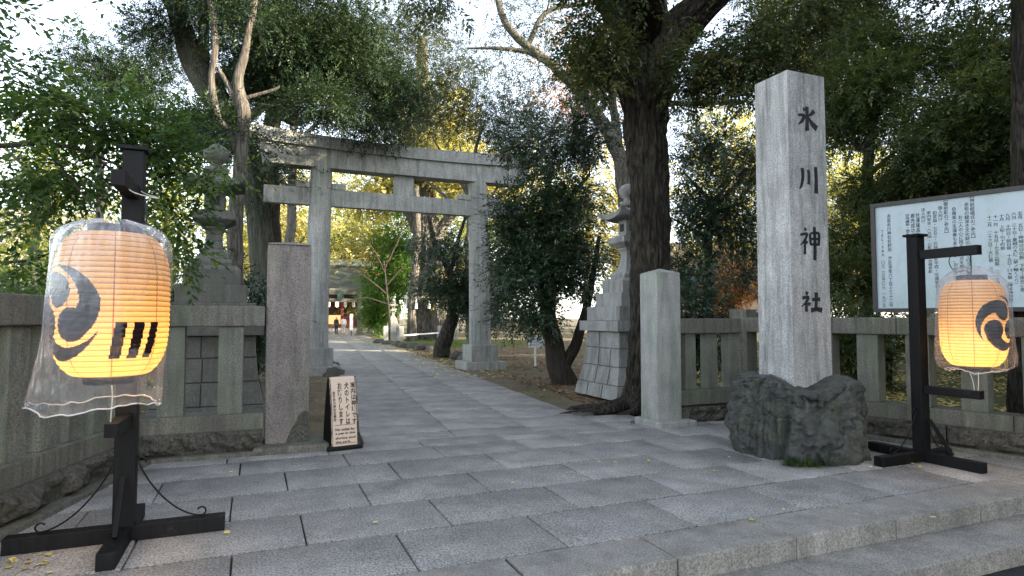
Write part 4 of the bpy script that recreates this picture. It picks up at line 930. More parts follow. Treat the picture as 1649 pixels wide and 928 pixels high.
# edging rocks
lbr = {}
def rock(p, s, seed, label):
    bm = bmesh.new(); bmesh.ops.create_icosphere(bm, subdivisions=3, radius=1)
    for v in bm.verts:
        n_ = noise.fractal(v.co * 1.3 + Vector((seed, 0, 0)), .8, 2.1, 4); v.co *= 1 + n_ * .28; v.co = Vector((v.co.x * s[0], v.co.y * s[1], v.co.z * s[2]))
    me = bpy.data.meshes.new('edging_rock'); bm.to_mesh(me); bm.free(); o = link('edging_rock', me, M['rough'], None, True); o.location = p; o.rotation_euler.z = random.uniform(0, 3); return tag(o, label, 'rock', 'rocks edging the path')
for i, (px, py) in enumerate([(612, 553), (625, 555), (640, 557), (652, 559), (666, 560), (680, 563), (694, 566), (740, 577), (752, 580)]):
    rock(Gd(px, py) + Vector((0, 0, .05)), (.42, .3, .22), i * 3, 'rounded grey edging rock right of the path, %s from the far end of the row' % ['first', 'second', 'third', 'fourth', 'fifth', 'sixth', 'seventh', 'eighth', 'ninth'][i])
for i, (px, py) in enumerate([(538, 603), (530, 592), (522, 583)]): rock(Gd(px, py) + Vector((0, 0, .0)), (.4, .3, .2), 50 + i * 3, 'mossy edging rock by the left torii pillar, %s' % ['nearest the viewer', 'in the middle', 'farthest from the viewer'][i])
rock(Gd(940, 668) + Vector((0, 0, -.02)), (.22, .14, .06), 77, 'flat stone lying beside the oak roots')

# ------------------------------------------------------------------ trees
def spray(n, L, l, wd, droop=0.0, spread=0.9, seed=0, flat=0.3):
    """template of a leafy twig along +x"""
    rs = np.random.default_rng(seed); V = []
    for i in range(n):
        t = (i + .6) / n; s = 1 if i % 2 else -1; a = s * spread * (1 - .4 * t) + rs.normal(0, .22) if i < n - 1 else rs.normal(0, .1)
        base = np.array([L * t, 0, -droop * t * t * L]); d = np.array([math.cos(a), math.sin(a), rs.normal(-.10, flat)]); d /= np.linalg.norm(d)
        up = np.array([rs.normal(0, flat), rs.normal(0, flat), 1.0]); sd_ = np.cross(up, d); sd_ /= np.linalg.norm(sd_); up = np.cross(d, sd_)
        ll = l * rs.uniform(.75, 1.15)
        V += [base, base + d * ll * .45 + sd_ * wd / 2 - up * wd * .12, base + d * ll, base + d * ll * .45 - sd_ * wd / 2 - up * wd * .12]
    return np.array(V)
SPR = {}
def leaves(name, mat, C, D, tmpl, scale, parent, rs, fixed_v=None, roll=.7):
    """C (N,3) bases, D (N,3) directions"""
    N = len(C); D = D / (np.linalg.norm(D, axis=1, keepdims=True) + 1e-9); up = np.tile([0, 0, 1.0], (N, 1)) + rs.normal(0, .35 * roll, (N, 3))
    Y = np.cross(up, D); Y /= np.linalg.norm(Y, axis=1, keepdims=True) + 1e-9; Z = np.cross(D, Y); Rm = np.stack([D, Y, Z], 1)
    sc_ = rs.uniform(.7, 1.25, N) * scale; K = len(tmpl[0]); V = np.zeros((N, K, 3)); ch = rs.integers(0, len(tmpl), N)
    for k, tp in enumerate(tmpl):
        m_ = ch == k; V[m_] = np.einsum('kj,njc->nkc', tp, Rm[m_]) * sc_[m_, None, None] + C[m_, None, :]
    nl = K // 4; F = np.arange(N * K).reshape(-1, 4); a = np.repeat(rs.beta(2, 2.4, N), nl) * .7 + rs.random(N * nl) * .3
    if fixed_v is not None: a = np.clip(a + np.repeat(fixed_v, nl), 0, 1)
    return np_mesh(name, V.reshape(-1, 3), F, mat, parent, attr=a)
def clusters(ells, rs, dens):
    """ells: (centre, radii, weight). points through each volume, denser at the shell, with noise gaps"""
    out = []
    for c, rd, n in ells:
        c = np.array(c, float); rd = np.array(rd, float) if hasattr(rd, '__len__') else np.array([rd] * 3); k = 0; tries = 0; off = rs.uniform(-50, 50, 3)
        n = int(n * dens)
        while k < n and tries < n * 30:
            tries += 1; d = rs.normal(0, 1, 3); d /= np.linalg.norm(d); r_ = rs.random() ** .45
            bump_ = 1 + .35 * noise.noise(Vector(d * 2.2 + off)); p = d * r_ * bump_
            if noise.noise(Vector(p * 3.0 + off)) < 0.0: continue
            out.append(c + p * rd); k += 1
    return np.array(out)
def tree(name, label, limbs, ells, mat, bark_, kind='leaf', dens=1.0, per=14, spread=0.38, leaf=(7, .30, .10, .045), scale=1.0, seed=0, twig=.012, droop=.1, group=None, cat='tree', nb=8, limb_disp=0.0, attach=True, out_k=1.0, hi=None):
    """limbs: list of (points, radii). ells: crown volumes. origin at foot of first limb"""
    rs = np.random.default_rng(seed + 100); random.seed(seed); dens = dens * (1.35 if group is None and per > 5 else 1.0); o0 = Vector(limbs[0][0][0]); o0 = Vector((o0.x, o0.y, 0)) if limbs[0][0][0][2] < 1 else Vector(o0)
    r = empty(name, o0); tag(r, label, cat, group); O = np.array(o0)
    tb = TB(); nodes = []; 
    for pts, rad in limbs:
        pts = [Vector(p) - o0 for p in pts]; big = max(rad) > .2
        sub = 34 if (big and limb_disp) else 8; nn = 120 if (big and limb_disp) else 10
        rr = np.interp(np.arange((len(pts) - 1) * sub + 1) / sub, np.arange(len(pts)), rad); cp = catmull(pts, sub)
        if big and limb_disp:
            so = random.uniform(0, 50)
            def disp(i, A, cp=cp, so=so):
                z = cp[i].length; return np.array([1 + limb_disp * (abs(noise.fractal(Vector((math.cos(a) * 5, math.sin(a) * 5, z * .8 + so)), .9, 2.2, 4)) * 2.4 - .5) + .08 * noise.noise(Vector((math.cos(a), math.sin(a), z * .7 + so))) for a in A])
            tb.add(*tube_arrays(cp, rr, nn, disp))
        else:
            cp2 = [p + Vector((noise.noise(p * 1.5 + Vector((seed, 0, 0))), noise.noise(p * 1.5 + Vector((0, seed, 9))), 0)) * min(.10, rr[i] * .5) for i, p in enumerate(cp)]
            tb.tube(cp2, rr, nn)
        nodes += [(np.array(p), rr[i]) for i, p in enumerate(cp)][:: (6 if big and limb_disp else 2)]
    C = clusters([(np.array(c) - O, rd, n) for c, rd, n in ells], rs, dens)
    NP = np.array([n_[0] for n_ in nodes]); NR = [n_[1] for n_ in nodes]
    dirs = np.zeros_like(C)
    dist = np.array([np.min(np.linalg.norm(NP - c, axis=1)) for c in C]); order = np.argsort(dist); cap = len(C) * 3 + len(NP) + 10
    buf = np.zeros((cap, 3)); buf[:len(NP)] = NP; cnt = len(NP); RR = list(NR)
    for i in order:
        c = C[i]; d = np.linalg.norm(buf[:cnt] - c, axis=1) + .35 * np.maximum(0, buf[:cnt, 2] - c[2]); j = int(np.argmin(d)); p = buf[j].copy(); v = c - p; L = np.linalg.norm(v); dirs[i] = v / (L + 1e-6)
        if L < .03: continue
        mid = p + v * .5 + rs.normal(0, .07, 3) * L + np.array([0, 0, .06 * L]); r0 = min(RR[j] * .62, twig * (1 + 1.3 * L)); r0 = max(r0, twig * .45)
        if attach: tb.tube([p, mid, c], [r0, r0 * .75, r0 * .45], 4 if r0 < .02 else 6, 3)
        buf[cnt] = mid; buf[cnt + 1] = c; cnt += 2; RR += [r0 * .8, r0 * .6]
    tb.build('trunk', bark_, r)
    per = int(per * (1.55 if per > 5 else 1)); N = len(C) * per; ci = np.repeat(np.arange(len(C)), per); spread = spread * .74; base = C[ci] + rs.normal(0, spread, (N, 3)) * np.array([1, 1, .62]); D = (base - C[ci]) / spread * .8 + dirs[ci] * .7 * out_k + rs.normal(0, .35, (N, 3)); D[:, 2] -= droop
    tp = [spray(leaf[0], leaf[1], leaf[2], leaf[3], droop=.25, seed=seed * 7 + k) for k in range(5)]
    cv = rs.normal(0, .16, len(C))[ci] + (np.clip((base[:, 2] - base[:, 2].mean()) / (np.ptp(base[:, 2]) + .1), -1, 1) * .0)
    leaves('crown', mat, base, D, tp, scale, r, rs, cv)
    return r
def E(px, py, Y, rpx, rpz, n, ry=None):
    """crown volume seen at px,py with radii given in photo pixels"""
    c = W(px, py, Y); return (tuple(c), (rpx * Y / 1000, ry if ry else rpx * Y / 1000, rpz * Y / 1000), n)
def LB(pts, Y, w0, w1=None):
    """limb traced in the photo: [(px,py)] or [(px,py,Y)], widths in photo pixels"""
    P = []; n = len(pts)
    for p in pts: P.append(W(p[0], p[1], p[2] if len(p) > 2 else Y))
    w = w0 if hasattr(w0, '__len__') else list(np.linspace(w0, w1 if w1 else w0, n)); return (P, [a / 2 * Y / 1000 for a in w])
# oak with roots in front of the right stone lantern
g = Gd(1041, 657); oakY = g.y
limbs = [([g + Vector((0.0, 0, -.15)), W(1043, 600, oakY), W(1047, 480, oakY), W(1046, 330, oakY), W(1040, 200, oakY), W(1038, 120, oakY), W(1036, 50, oakY), W(1020, -60, oakY), W(1000, -220, oakY)], [a / 2 * oakY / 1000 for a in (78, 60, 56, 58, 66, 86, 84, 60, 40)]),
         LB([(1050, 110), (1085, 55), (1125, 15, oakY - .3), (1190, -45, oakY - .8), (1290, -120, oakY - 1)], oakY, [70, 62, 50, 40, 26]),
         LB([(1025, 100), (985, 20), (930, -50), (840, -120, oakY - .5)], oakY, [40, 30, 24, 18]),
         LB([(1036, 70), (1045, -60, oakY - 2), (1030, -300, oakY - 4)], oakY, [50, 40, 30])]
gx = Gd(1041, 657)
for a, l in ((205, 1.35), (178, .9), (235, .6), (275, .5), (320, .6), (20, .6)):
    d = Vector((math.cos(R(a)), math.sin(R(a)), 0)); s = Vector((-d.y, d.x, 0)) * .12; limbs.append(([gx + d * .22 + Vector((0, 0, .34)), gx + d * .42 + Vector((0, 0, .10)), gx + d * (.5 + l * .35) + s + Vector((0, 0, .03)), gx + d * (.5 + l * .85) - s * .5 + Vector((0, 0, -.03)), gx + d * (.5 + l * 1.1) + Vector((0, 0, -.1))], [.16, .12, .075, .055, .03]))
LEAF_O = (6, .22, .095, .038)
tree('oak_tree', 'great oak with deeply ridged dark trunk and spreading roots beside the right gate post', limbs,
     [E(965, 70, 10.0, 36, 75, 20), E(985, -60, 9.5, 90, 60, 30), E(1140, 90, 9.8, 40, 50, 9), E(1195, 100, 9.5, 60, 50, 22), E(1290, 40, 9.5, 90, 65, 22), E(1400, -30, 9.5, 90, 50, 16), E(700, -8, 9.5, 60, 22, 6), E(960, 100, 10.6, 28, 60, 18), E(1110, 120, 10.2, 25, 50, 12),
      ((2.5, 8, 12.2), (5, 4.5, 1.5), 70)],
     M['lf_oak'], M['bark_dark'], dens=1.0, per=17, spread=.30, leaf=LEAF_O, seed=1, twig=.012, droop=.35, limb_disp=.15)
# near broadleaf tree at the left, branches reaching over the lantern
Yn = 6.6
limbs = [([Vector((-8.2, 7.4, -.1)), Vector((-8.0, 7.3, 2)), Vector((-7.6, 7.1, 4)), Vector((-7.0, 7.0, 6.5))], [.16, .14, .11, .06]),
         ([Vector((-7.9, 7.2, 2.6)), W(-120, 228, 7.0), W(0, 235, 6.8), W(62, 231, 6.6), W(125, 240, 6.5), W(170, 266, 6.4), W(215, 300, 6.3)], [.06, .04, .030, .026, .020, .013, .006]),
         ([W(118, 238, 6.5), W(122, 205, 6.5), W(105, 160, 6.4), W(60, 128, 6.4), W(0, 104, 6.4)], [.018, .014, .010, .007, .005]),
         ([W(40, 232, 6.7), W(80, 250, 6.5), W(115, 290, 6.2), W(160, 350, 6.0)], [.018, .013, .010, .005]),
         ([Vector((-7.9, 7.2, 2.2)), W(-60, 425, 7.2), W(40, 420, 7.0), W(95, 402, 6.8)], [.05, .022, .015, .007]),
         ([W(237, 292, 6.9), W(290, 275, 7.0), W(330, 262, 7.1), W(370, 268, 7.1)], [.010, .009, .007, .004]), ([W(125, 240, 6.5), W(180, 262, 6.7), W(237, 292, 6.9)], [.016, .013, .010]),
         ([Vector((-7.6, 7.1, 4.0)), W(-100, 90, 6.2), W(0, 60, 5.8)], [.06, .03, .012])]
tree('broadleaf_tree', 'fresh green broadleaf tree whose thin branches reach over the big lantern from the left edge', limbs,
     [E(40, 110, 6.4, 60, 20, 16, .5), E(60, 170, 6.4, 75, 45, 34, .7), E(160, 185, 6.6, 85, 40, 40, .7), E(250, 205, 7.0, 70, 35, 34, .6), E(60, 275, 6.4, 75, 40, 34, .6), E(190, 280, 6.8, 60, 35, 16, .5), E(270, 245, 7.0, 45, 30, 24, .5), E(345, 288, 7.0, 35, 12, 8, .4), E(275, 330, 7.1, 28, 60, 22, .4), E(290, 400, 7.2, 22, 40, 12, .4),
      E(60, 355, 6.6, 70, 35, 14, .5), E(20, 430, 6.8, 60, 35, 12, .5), E(10, 15, 5.6, 40, 20, 6, .4), E(115, 5, 6.0, 28, 12, 3, .3), ((-8.5, 7, 6.2), (2, 2, 1.6), 40)],
     M['lf_near'], M['bark_brown'], dens=.42, per=8, spread=.17, leaf=(7, .26, .088, .040), seed=2, twig=.006, droop=.25, out_k=.9)
# big trees behind the left stone lantern
Yb = 18.6
limbs = [LB([(436, 600), (430, 480), (422, 400), (410, 300), (392, 235), (368, 190), (336, 140), (310, 95), (295, 50), (280, 0), (262, -90)], Yb, [60, 46, 38, 36, 34, 38, 42, 38, 32, 28, 20]),
         LB([(325, 125), (328, 60), (328, 0), (332, -100)], Yb, [24, 16, 15, 12]), LB([(345, 140), (400, 90), (430, 30), (470, -40)], Yb, [24, 18, 14, 10]),
         LB([(385, 200), (430, 170), (500, 160), (570, 175)], Yb, [18, 13, 9, 5])]
tree('yew_tree', 'massive dark forked tree with striated bark behind the left stone lantern', limbs,
     [E(420, 100, 18.5, 70, 60, 90), E(530, 90, 19, 75, 45, 62), E(600, 130, 17.5, 60, 35, 28), E(250, 50, 18, 40, 40, 22), E(330, 10, 18, 90, 30, 50), E(480, 10, 18.5, 100, 40, 60), E(340, 215, 13.2, 60, 25, 30), E(530, 170, 16, 60, 20, 26), E(440, 130, 20, 60, 50, 60), ((-6, 15.5, 11.5), (4, 3.5, 1.8), 80)],
     M['lf_yew'], M['bark_cedar'], per=18, spread=.34, leaf=(10, .36, .10, .030), seed=3, droop=.1, limb_disp=.05)
limbs = [LB([(383, 600), (380, 470), (379, 380), (388, 250), (391, 185), (386, 130), (398, 60), (410, 0), (420, -80)], 12.2, [30, 26, 24, 22, 20, 16, 11, 9, 6]),
         LB([(378, 245), (368, 212), (350, 188), (342, 130), (346, 60), (338, 0), (330, -60)], 12.2, [13, 12, 11, 10, 10, 8, 6]),
         LB([(388, 180), (370, 140), (350, 108)], 12.2, [14, 9, 5]), LB([(390, 160), (440, 145), (450, 138)], 12.2, [7, 5, 3])]
tree('bare_tree', 'pale twisted trunk with few leaves standing in front of the dark forked tree', limbs, [E(400, 20, 12.2, 30, 40, 10), E(345, 20, 12.2, 25, 30, 6), E(330, 205, 11.8, 35, 18, 14)], M['lf_yew'], M['bark_pale'], per=12, spread=.25, leaf=(10, .34, .09, .026), seed=4, twig=.008)
limbs = [LB([(440, 590), (436, 400), (434, 240), (440, 200), (452, 160), (462, 125), (480, 90)], 21, [36, 32, 30, 26, 28, 24, 14]), LB([(448, 175), (470, 195), (490, 192), (515, 182), (545, 180)], 21, [18, 15, 13, 9, 5]), LB([(465, 110), (520, 70), (590, 60)], 21, [12, 8, 4])]
tree('pine_tree', 'dark crooked tree with layered branches behind the left end of the torii', limbs, [E(500, 95, 17.5, 75, 35, 60), E(560, 60, 18, 60, 30, 34), E(640, 150, 19, 60, 25, 36), E(590, 200, 18, 70, 16, 26), E(450, 60, 17, 50, 30, 26), E(440, 260, 18, 60, 80, 24)], M['lf_yew'], M['bark_brown'], per=16, spread=.40, leaf=(10, .40, .11, .034), seed=5, twig=.016)
# pale leaning deciduous tree centre right
limbs = [LB([(1030, 575), (1022, 470), (1014, 380), (1006, 310), (995, 245), (968, 195), (930, 145), (895, 110), (850, 75), (815, 40), (795, -20)], 24, [40, 34, 30, 26, 24, 22, 18, 16, 14, 12, 8]), LB([(925, 140), (890, 108), (850, 85), (800, 78), (752, 78)], 24, [10, 9, 8, 6, 3]), LB([(850, 75), (880, 20), (950, 5), (1000, -10)], 24, [9, 8, 6, 5]), LB([(1000, 260), (985, 150), (975, 60), (980, -40)], 24, [16, 13, 10, 7]),
         LB([(1008, 300), (1060, 180), (1120, 168), (1200, 165)], 24, [12, 9, 8, 6])]
tree('deciduous_tree', 'tall pale-barked tree leaning left with long bare limbs above the torii', limbs, [E(830, 120, 24, 90, 50, 26), E(900, 40, 24, 100, 50, 30), E(1000, 90, 24, 60, 80, 20), E(800, 30, 24, 70, 40, 14), E(1130, 120, 24, 50, 50, 12)], M['lf_olive'], M['bark_pale'], per=9, spread=.42, leaf=(7, .40, .10, .05), seed=6, twig=.016)
# glossy evergreen on the right of the path
gY = 15.6
limbs = [LB([(912, 622), (898, 575), (888, 520), (880, 470), (868, 400), (880, 320), (890, 260)], gY, [44, 34, 28, 26, 18, 12, 8]), LB([(905, 600), (925, 555), (940, 515), (955, 440), (965, 380)], gY, [22, 18, 15, 10, 6]), LB([(882, 470), (850, 420), (830, 370)], gY, [14, 9, 5]), LB([(870, 400), (910, 330), (950, 280)], gY, [11, 8, 5])]
tree('camellia_tree', 'dense dark glossy evergreen filling the space right of the torii pillar', limbs,
     [E(850, 430, 15.2, 60, 50, 52), E(912, 420, 15.5, 66, 60, 56), E(900, 330, 15.6, 75, 55, 52), E(930, 230, 16, 65, 50, 40), E(850, 500, 15, 50, 28, 26), E(830, 360, 15.2, 35, 40, 26), E(850, 240, 16.5, 55, 40, 24)],
     M['lf_cam'], M['bark_brown'], per=16, spread=.27, leaf=(8, .28, .11, .036), seed=7, twig=.012, droop=.3)
# leaning dark trunk beside the path
limbs = [LB([(712, 575), (718, 540), (728, 505), (735, 470), (720, 430), (700, 390), (690, 350)], 26, [30, 24, 20, 17, 12, 9, 6]), LB([(733, 480), (760, 440), (790, 400)], 26, [12, 8, 5]), LB([(725, 440), (740, 380), (755, 330)], 26, [8, 6, 4])]
tree('leaning_tree', 'dark leaning tree right of the path in front of the great grey trunk', limbs, [E(745, 480, 26, 45, 28, 40), E(700, 455, 26, 35, 22, 18), E(780, 440, 26, 50, 40, 36), E(720, 395, 26, 60, 40, 26), E(780, 500, 26, 40, 30, 26)], M['lf_cam'], M['bark_dark'], per=14, spread=.38, leaf=(8, .36, .14, .05), seed=8, twig=.02, droop=.3)
# fine-leaved trees above the torii
def fan(px, py, Y, top, n, seed, w=16, spread=90, rise=150):
    rs = random.Random(seed); L = [LB([(px, py), (px + rs.uniform(-8, 8), (py + top) / 2 + 30), (px + rs.uniform(-12, 12), top + 60)], Y, [w, w * .75, w * .55])]
    for k in range(n):
        a = -1 + 2 * (k + .5) / n; y0 = top + 60 + rs.uniform(0, (py - top) * .35); L.append(LB([(px, y0), (px + a * spread * .45, y0 - rise * .35), (px + a * spread, y0 - rise * rs.uniform(.6, 1.0))], Y, [w * .45, w * .3, w * .12]))
    return L
tree('evergreen_oak', 'mid green fine-leaved tree rising above the centre of the torii', fan(760, 560, 28, 200, 6, 1, 18, 120, 120), [E(690, 160, 28, 90, 60, 60), E(780, 190, 28, 90, 50, 56), E(860, 210, 28, 80, 45, 40), E(740, 110, 28, 70, 40, 26), E(630, 215, 28, 60, 30, 22)], M['lf_olive'], M['bark_grey'], per=14, spread=.50, leaf=(9, .42, .11, .045), seed=9, twig=.02)
tree('evergreen_oak', 'grey green tree high above the left half of the torii', fan(462, 545, 32, 120, 6, 2, 20, 130, 130), [E(590, 90, 32, 90, 60, 80), E(660, 60, 32, 70, 50, 52), E(560, 170, 32, 80, 40, 30), E(700, 200, 32, 60, 30, 20)], M['lf_olive'], M['bark_grey'], per=14, spread=.55, leaf=(9, .46, .13, .05), seed=10, twig=.024)
tree('bushy_tree', 'small-leaved tree against the sky at the upper left', fan(165, 540, 24, 110, 6, 3, 16, 90, 90), [E(170, 110, 24, 80, 45, 84), E(240, 150, 24, 60, 50, 34), E(110, 150, 24, 50, 30, 14), E(270, 90, 24, 45, 50, 20)], M['lf_yew'], M['bark_grey'], per=14, spread=.45, leaf=(9, .36, .12, .04), seed=11, twig=.016)
# right hand evergreens
def evergreen(label, px, py, Y, top, ells, mat, seed, w=18, bark_=None, leaf=(9, .42, .15, .044), per=13, sp=.36, name='evergreen_tree', droop=.3):
    return tree(name, label, fan(px, py, Y, top, 7, seed, w, 70, 60), ells, mat, bark_ or M['bark_brown'], per=per, spread=sp, leaf=leaf, seed=seed, twig=.014, droop=droop)
evergreen('slim evergreen with dark stems just right of the oak trunk', 1140, 560, 17, 260, [E(1120, 330, 17, 45, 60, 34), E(1180, 350, 17, 50, 70, 38), E(1130, 230, 17.5, 45, 50, 28), E(1110, 440, 16, 30, 55, 26), E(1200, 260, 18, 40, 50, 28), E(1190, 440, 18, 40, 35, 14)], M['lf_cam'], 12, 20, leaf=(8, .34, .12, .04))
evergreen('tall evergreen with drooping sprays right of the stone pillar', 1400, 600, 19, 60, [E(1400, 160, 19, 70, 70, 100), E(1450, 300, 18.5, 80, 60, 90), E(1370, 60, 19.5, 60, 60, 50), E(1390, 400, 18, 50, 45, 34), E(1350, 190, 20, 35, 60, 36), E(1460, 80, 19.5, 60, 50, 44), E(1370, 450, 17, 40, 30, 26)], M['lf_cedar'], 13, 24)
evergreen('dense evergreen wall behind the notice board', 1560, 620, 17, 40, [E(1560, 200, 17, 90, 70, 120), E(1620, 110, 17, 80, 60, 80), E(1500, 240, 17, 60, 60, 60), E(1640, 260, 16.5, 70, 60, 80), E(1560, 70, 18, 60, 50, 40), E(1540, 330, 17.5, 70, 40, 40), E(1600, 400, 18, 80, 60, 60), E(1700, 180, 17, 80, 100, 80)], M['lf_cedar'], 14, 26)
evergreen('high dark evergreen above the stone pillar', 1270, 580, 24, -20, [E(1250, 60, 24, 60, 60, 60), E(1310, 120, 24, 50, 50, 40), E(1340, 10, 24, 70, 50, 50), E(1200, 130, 24, 50, 40, 26), E(1280, -40, 24, 90, 50, 50), E(1300, 400, 22, 50, 60, 30)], M['lf_oak'], 15, 24, sp=.45)
# dark trunk at the right edge
limbs = [LB([(1668, 760), (1660, 500), (1654, 300), (1650, 150), (1648, 0), (1646, -150)], 9.2, [70, 52, 40, 34, 32, 26])]
tree('oak_tree', 'dark upright trunk cut by the right edge of the view', limbs, [((8.6, 9.5, 7.2), (2.4, 2, 1.4), 50), ((9.5, 8, 8.5), (3, 3, 1.5), 60)], M['lf_oak'], M['bark_dark'], per=14, spread=.3, leaf=LEAF_O, seed=16, limb_disp=.08)
# low shrubs
def shrub(label, px, py, Y, rx, rz_, n, mat, seed, leaf=(8, .26, .10, .04), name='shrub', per=14, sp=.2, group=None):
    b = Gd(px, py); b = Vector((W(px, 500, Y).x, Y, 0)); L = []
    rs = random.Random(seed)
    for k in range(5): d = Vector((rs.uniform(-1, 1), rs.uniform(-1, 1), 0)) * rx * .6; L.append(([b, b + d * .4 + Vector((0, 0, rz_ * .8)), b + d + Vector((0, 0, rz_ * 1.5))], [.03, .022, .01]))
    return tree(name, label, L, [((b.x, b.y, rz_ * 1.05), (rx, rx, rz_), n)], mat, M['bark_brown'], per=per, spread=sp, leaf=leaf, seed=seed, twig=.008, cat='shrub', group=group)
shrub('low evergreen shrub behind the fence left of the notice board', 1375, 500, 14.0, 1.0, .95, 60, M['lf_cedar'], 20)
shrub('dark shrub behind the short fence beside the oak', 1110, 500, 13.2, .8, 1.2, 60, M['lf_cam'], 21)
shrub('round dark bush in the park seen between the fence posts', 1500, 500, 24, 2.0, 1.1, 60, M['lf_cam'], 22, sp=.3)
shrub('leafy bush behind the notice board legs', 1600, 500, 21, 2.2, 1.3, 60, M['lf_cedar'], 23, sp=.3)
shrub('green bush behind the left fence under the broadleaf tree', 40, 500, 9.5, 1.2, 1.15, 60, M['lf_near'], 24)
shrub('dark bush between the left stone lantern and the forked tree', 415, 500, 15, .5, 1.4, 30, M['lf_cam'], 25, sp=.28)
shrub('glossy bush at the back of the left stone lantern', 300, 500, 14, 1.8, 1.5, 90, M['lf_cam'], 26, sp=.28)
shrub('pale green bush behind the big lantern', 150, 500, 13, 1.8, 1.5, 80, M['lf_bright'], 27, sp=.28)
shrub('bright green shrubs beside the far stone torii', 610, 500, 52, 1.0, 1.9, 50, M['lf_bright'], 28, leaf=(8, .5, .22, .1), sp=.5)
tree('maple_tree', 'bright green tree behind the distant stone lantern', fan(640, 545, 50, 360, 6, 29, 8, 40, 60), [E(640, 400, 50, 38, 45, 60), E(612, 450, 50, 24, 30, 30), E(665, 460, 49, 30, 40, 40), E(640, 330, 52, 50, 30, 30)], M['lf_bright'], M['bark_grey'], per=14, spread=.65, leaf=(8, .6, .2, .09), seed=29, twig=.03)
tree('bare_tree', 'small leafless grey tree beside the far end of the path', [LB([(628, 548), (626, 500), (622, 460), (618, 420)], 42, [5, 4, 3, 2]), LB([(624, 475), (600, 455), (570, 435), (550, 430)], 42, [4, 3, 2.2, 1]), LB([(622, 460), (650, 430), (680, 415)], 42, [3.5, 2.5, 1]), LB([(620, 440), (600, 400), (580, 380)], 42, [3, 2, 1]), LB([(624, 490), (590, 480), (560, 485)], 42, [3, 2, 1]), LB([(620, 430), (640, 390), (650, 360)], 42, [3, 2, 1])],
     [E(600, 420, 42, 40, 30, 40)], M['lf_rust'], M['bark_dark'], per=1, spread=.4, seed=30, twig=.008)
# great ginkgo trunk with straw rope
gq = Gd(690, 547); gy = gq.y
limbs = [LB([(690, 552), (688, 500), (688, 440), (686, 380), (684, 300), (682, 180), (680, 60)], gy, [66, 50, 44, 40, 34, 26, 14]), LB([(714, 552), (708, 500), (704, 440), (700, 400)], gy - 1, [34, 26, 20, 14]), LB([(664, 552), (663, 500), (668, 440), (672, 380), (670, 300)], gy - 2.5, [16, 13, 12, 11, 9]),
         LB([(686, 400), (650, 330), (600, 280), (560, 260)], gy, [20, 14, 10, 6]), LB([(690, 400), (740, 330), (800, 290), (860, 270)], gy, [20, 14, 10, 6]), LB([(686, 330), (660, 240), (640, 150)], gy, [16, 11, 6]), LB([(686, 320), (720, 230), (760, 150)], gy, [16, 11, 6])]
tree('ginkgo_tree', 'enormous old grey ginkgo trunk with yellow leaves beyond the torii', limbs, [E(640, 270, gy, 80, 40, 50), E(740, 280, gy, 80, 40, 50), E(690, 200, gy, 90, 50, 50), E(600, 320, gy, 50, 25, 22), E(800, 300, gy, 60, 40, 30), E(720, 460, gy - 2, 20, 14, 5)], M['lf_gink'], M['bark_grey'], per=13, spread=.8, leaf=(8, .7, .22, .16), seed=31, twig=.035, limb_disp=.12)
rr = empty('sacred_rope', W(680, 478, gy - 2.2)); tag(rr, 'thick straw rope with white paper tassels tied round the great ginkgo', 'rope')
TB().tube([(-1.3, .8, .05), (-1.0, -.1, -.1), (0, -.45, -.12), (.9, -.3, 0), (1.5, .6, .12)], [.09, .13, .14, .13, .09], 12, 8).build('rope', M['rope'], rr)
for x in (-1.05, -.35, .55, 1.1):
    o = MB().ring([(.19, .25), (.15, .5), (.05, .95)], n=10, sx=.6).build('paper_tassel', M['paper_w'], rr); o.location = (x, -.5 if abs(x) < 1 else -.2, -1.1)
# sunlit trees beyond
def far_tree(label, px, Y, top, rpx, mat, seed, name='ginkgo_tree', n=190, rp=None, sunny=None, base=None, bk='bark_grey'):
    py0 = 512 + 1600 / Y; b = base if base else 440; h = b - top; c = (b + top) / 2
    ells = [E(px, c, Y, rpx, h / 2, int(n * .6)), E(px - rpx * .5, c + h * .15, Y, rpx * .7, h * .3, int(n * .2)), E(px + rpx * .5, c - h * .1, Y, rpx * .7, h * .3, int(n * .2))]
    return tree(name, label, fan(px, py0, Y, top + h * .25, 7, seed, 700 / Y, rpx * .8, h * .3), ells, mat, M[bk], per=12, spread=Y * .016, leaf=(7, Y * .014, Y * .0042, Y * .0026), seed=seed, twig=.03, group='sunlit trees beyond the precinct')
far_tree('pale golden tree glowing low behind the hall', 590, 75, 330, 60, M['lf_gink'], 58, base=520)
far_tree('golden tree seen through the leaves between the oak and the stone pillar', 1165, 48, 150, 75, M['lf_gink'], 40)
far_tree('golden tree right of the stone pillar above the fence', 1375, 46, 210, 60, M['lf_gink'], 41, base=480)
far_tree('yellow tree showing beside the shrine hall under the torii beam', 545, 84, 270, 70, M['lf_yg'], 42, base=500)
far_tree('golden tree behind the right end of the torii beam', 880, 55, 230, 80, M['lf_gink'], 43, base=470)
far_tree('yellow green tree behind the glossy evergreen', 1000, 60, 200, 70, M['lf_gink'], 44, base=500)
far_tree('yellow green tree at the left edge behind the broadleaf branches', 60, 40, 140, 110, M['lf_yg'], 45, name='broadleaf_tree', base=460)
far_tree('yellow green tree behind the left stone lantern', 270, 44, 190, 100, M['lf_yg'], 46, name='broadleaf_tree', base=470)
far_tree('golden tree behind the left end of the torii', 450, 62, 220, 90, M['lf_gink'], 47, base=490)
far_tree('rust coloured tree low in the gap beside the short fence', 1175, 40, 400, 40, M['lf_rust'], 48, name='cherry_tree', base=520, n=90)
far_tree('golden tree high behind the dense evergreen wall', 1500, 50, 180, 90, M['lf_gink'], 49, base=470)
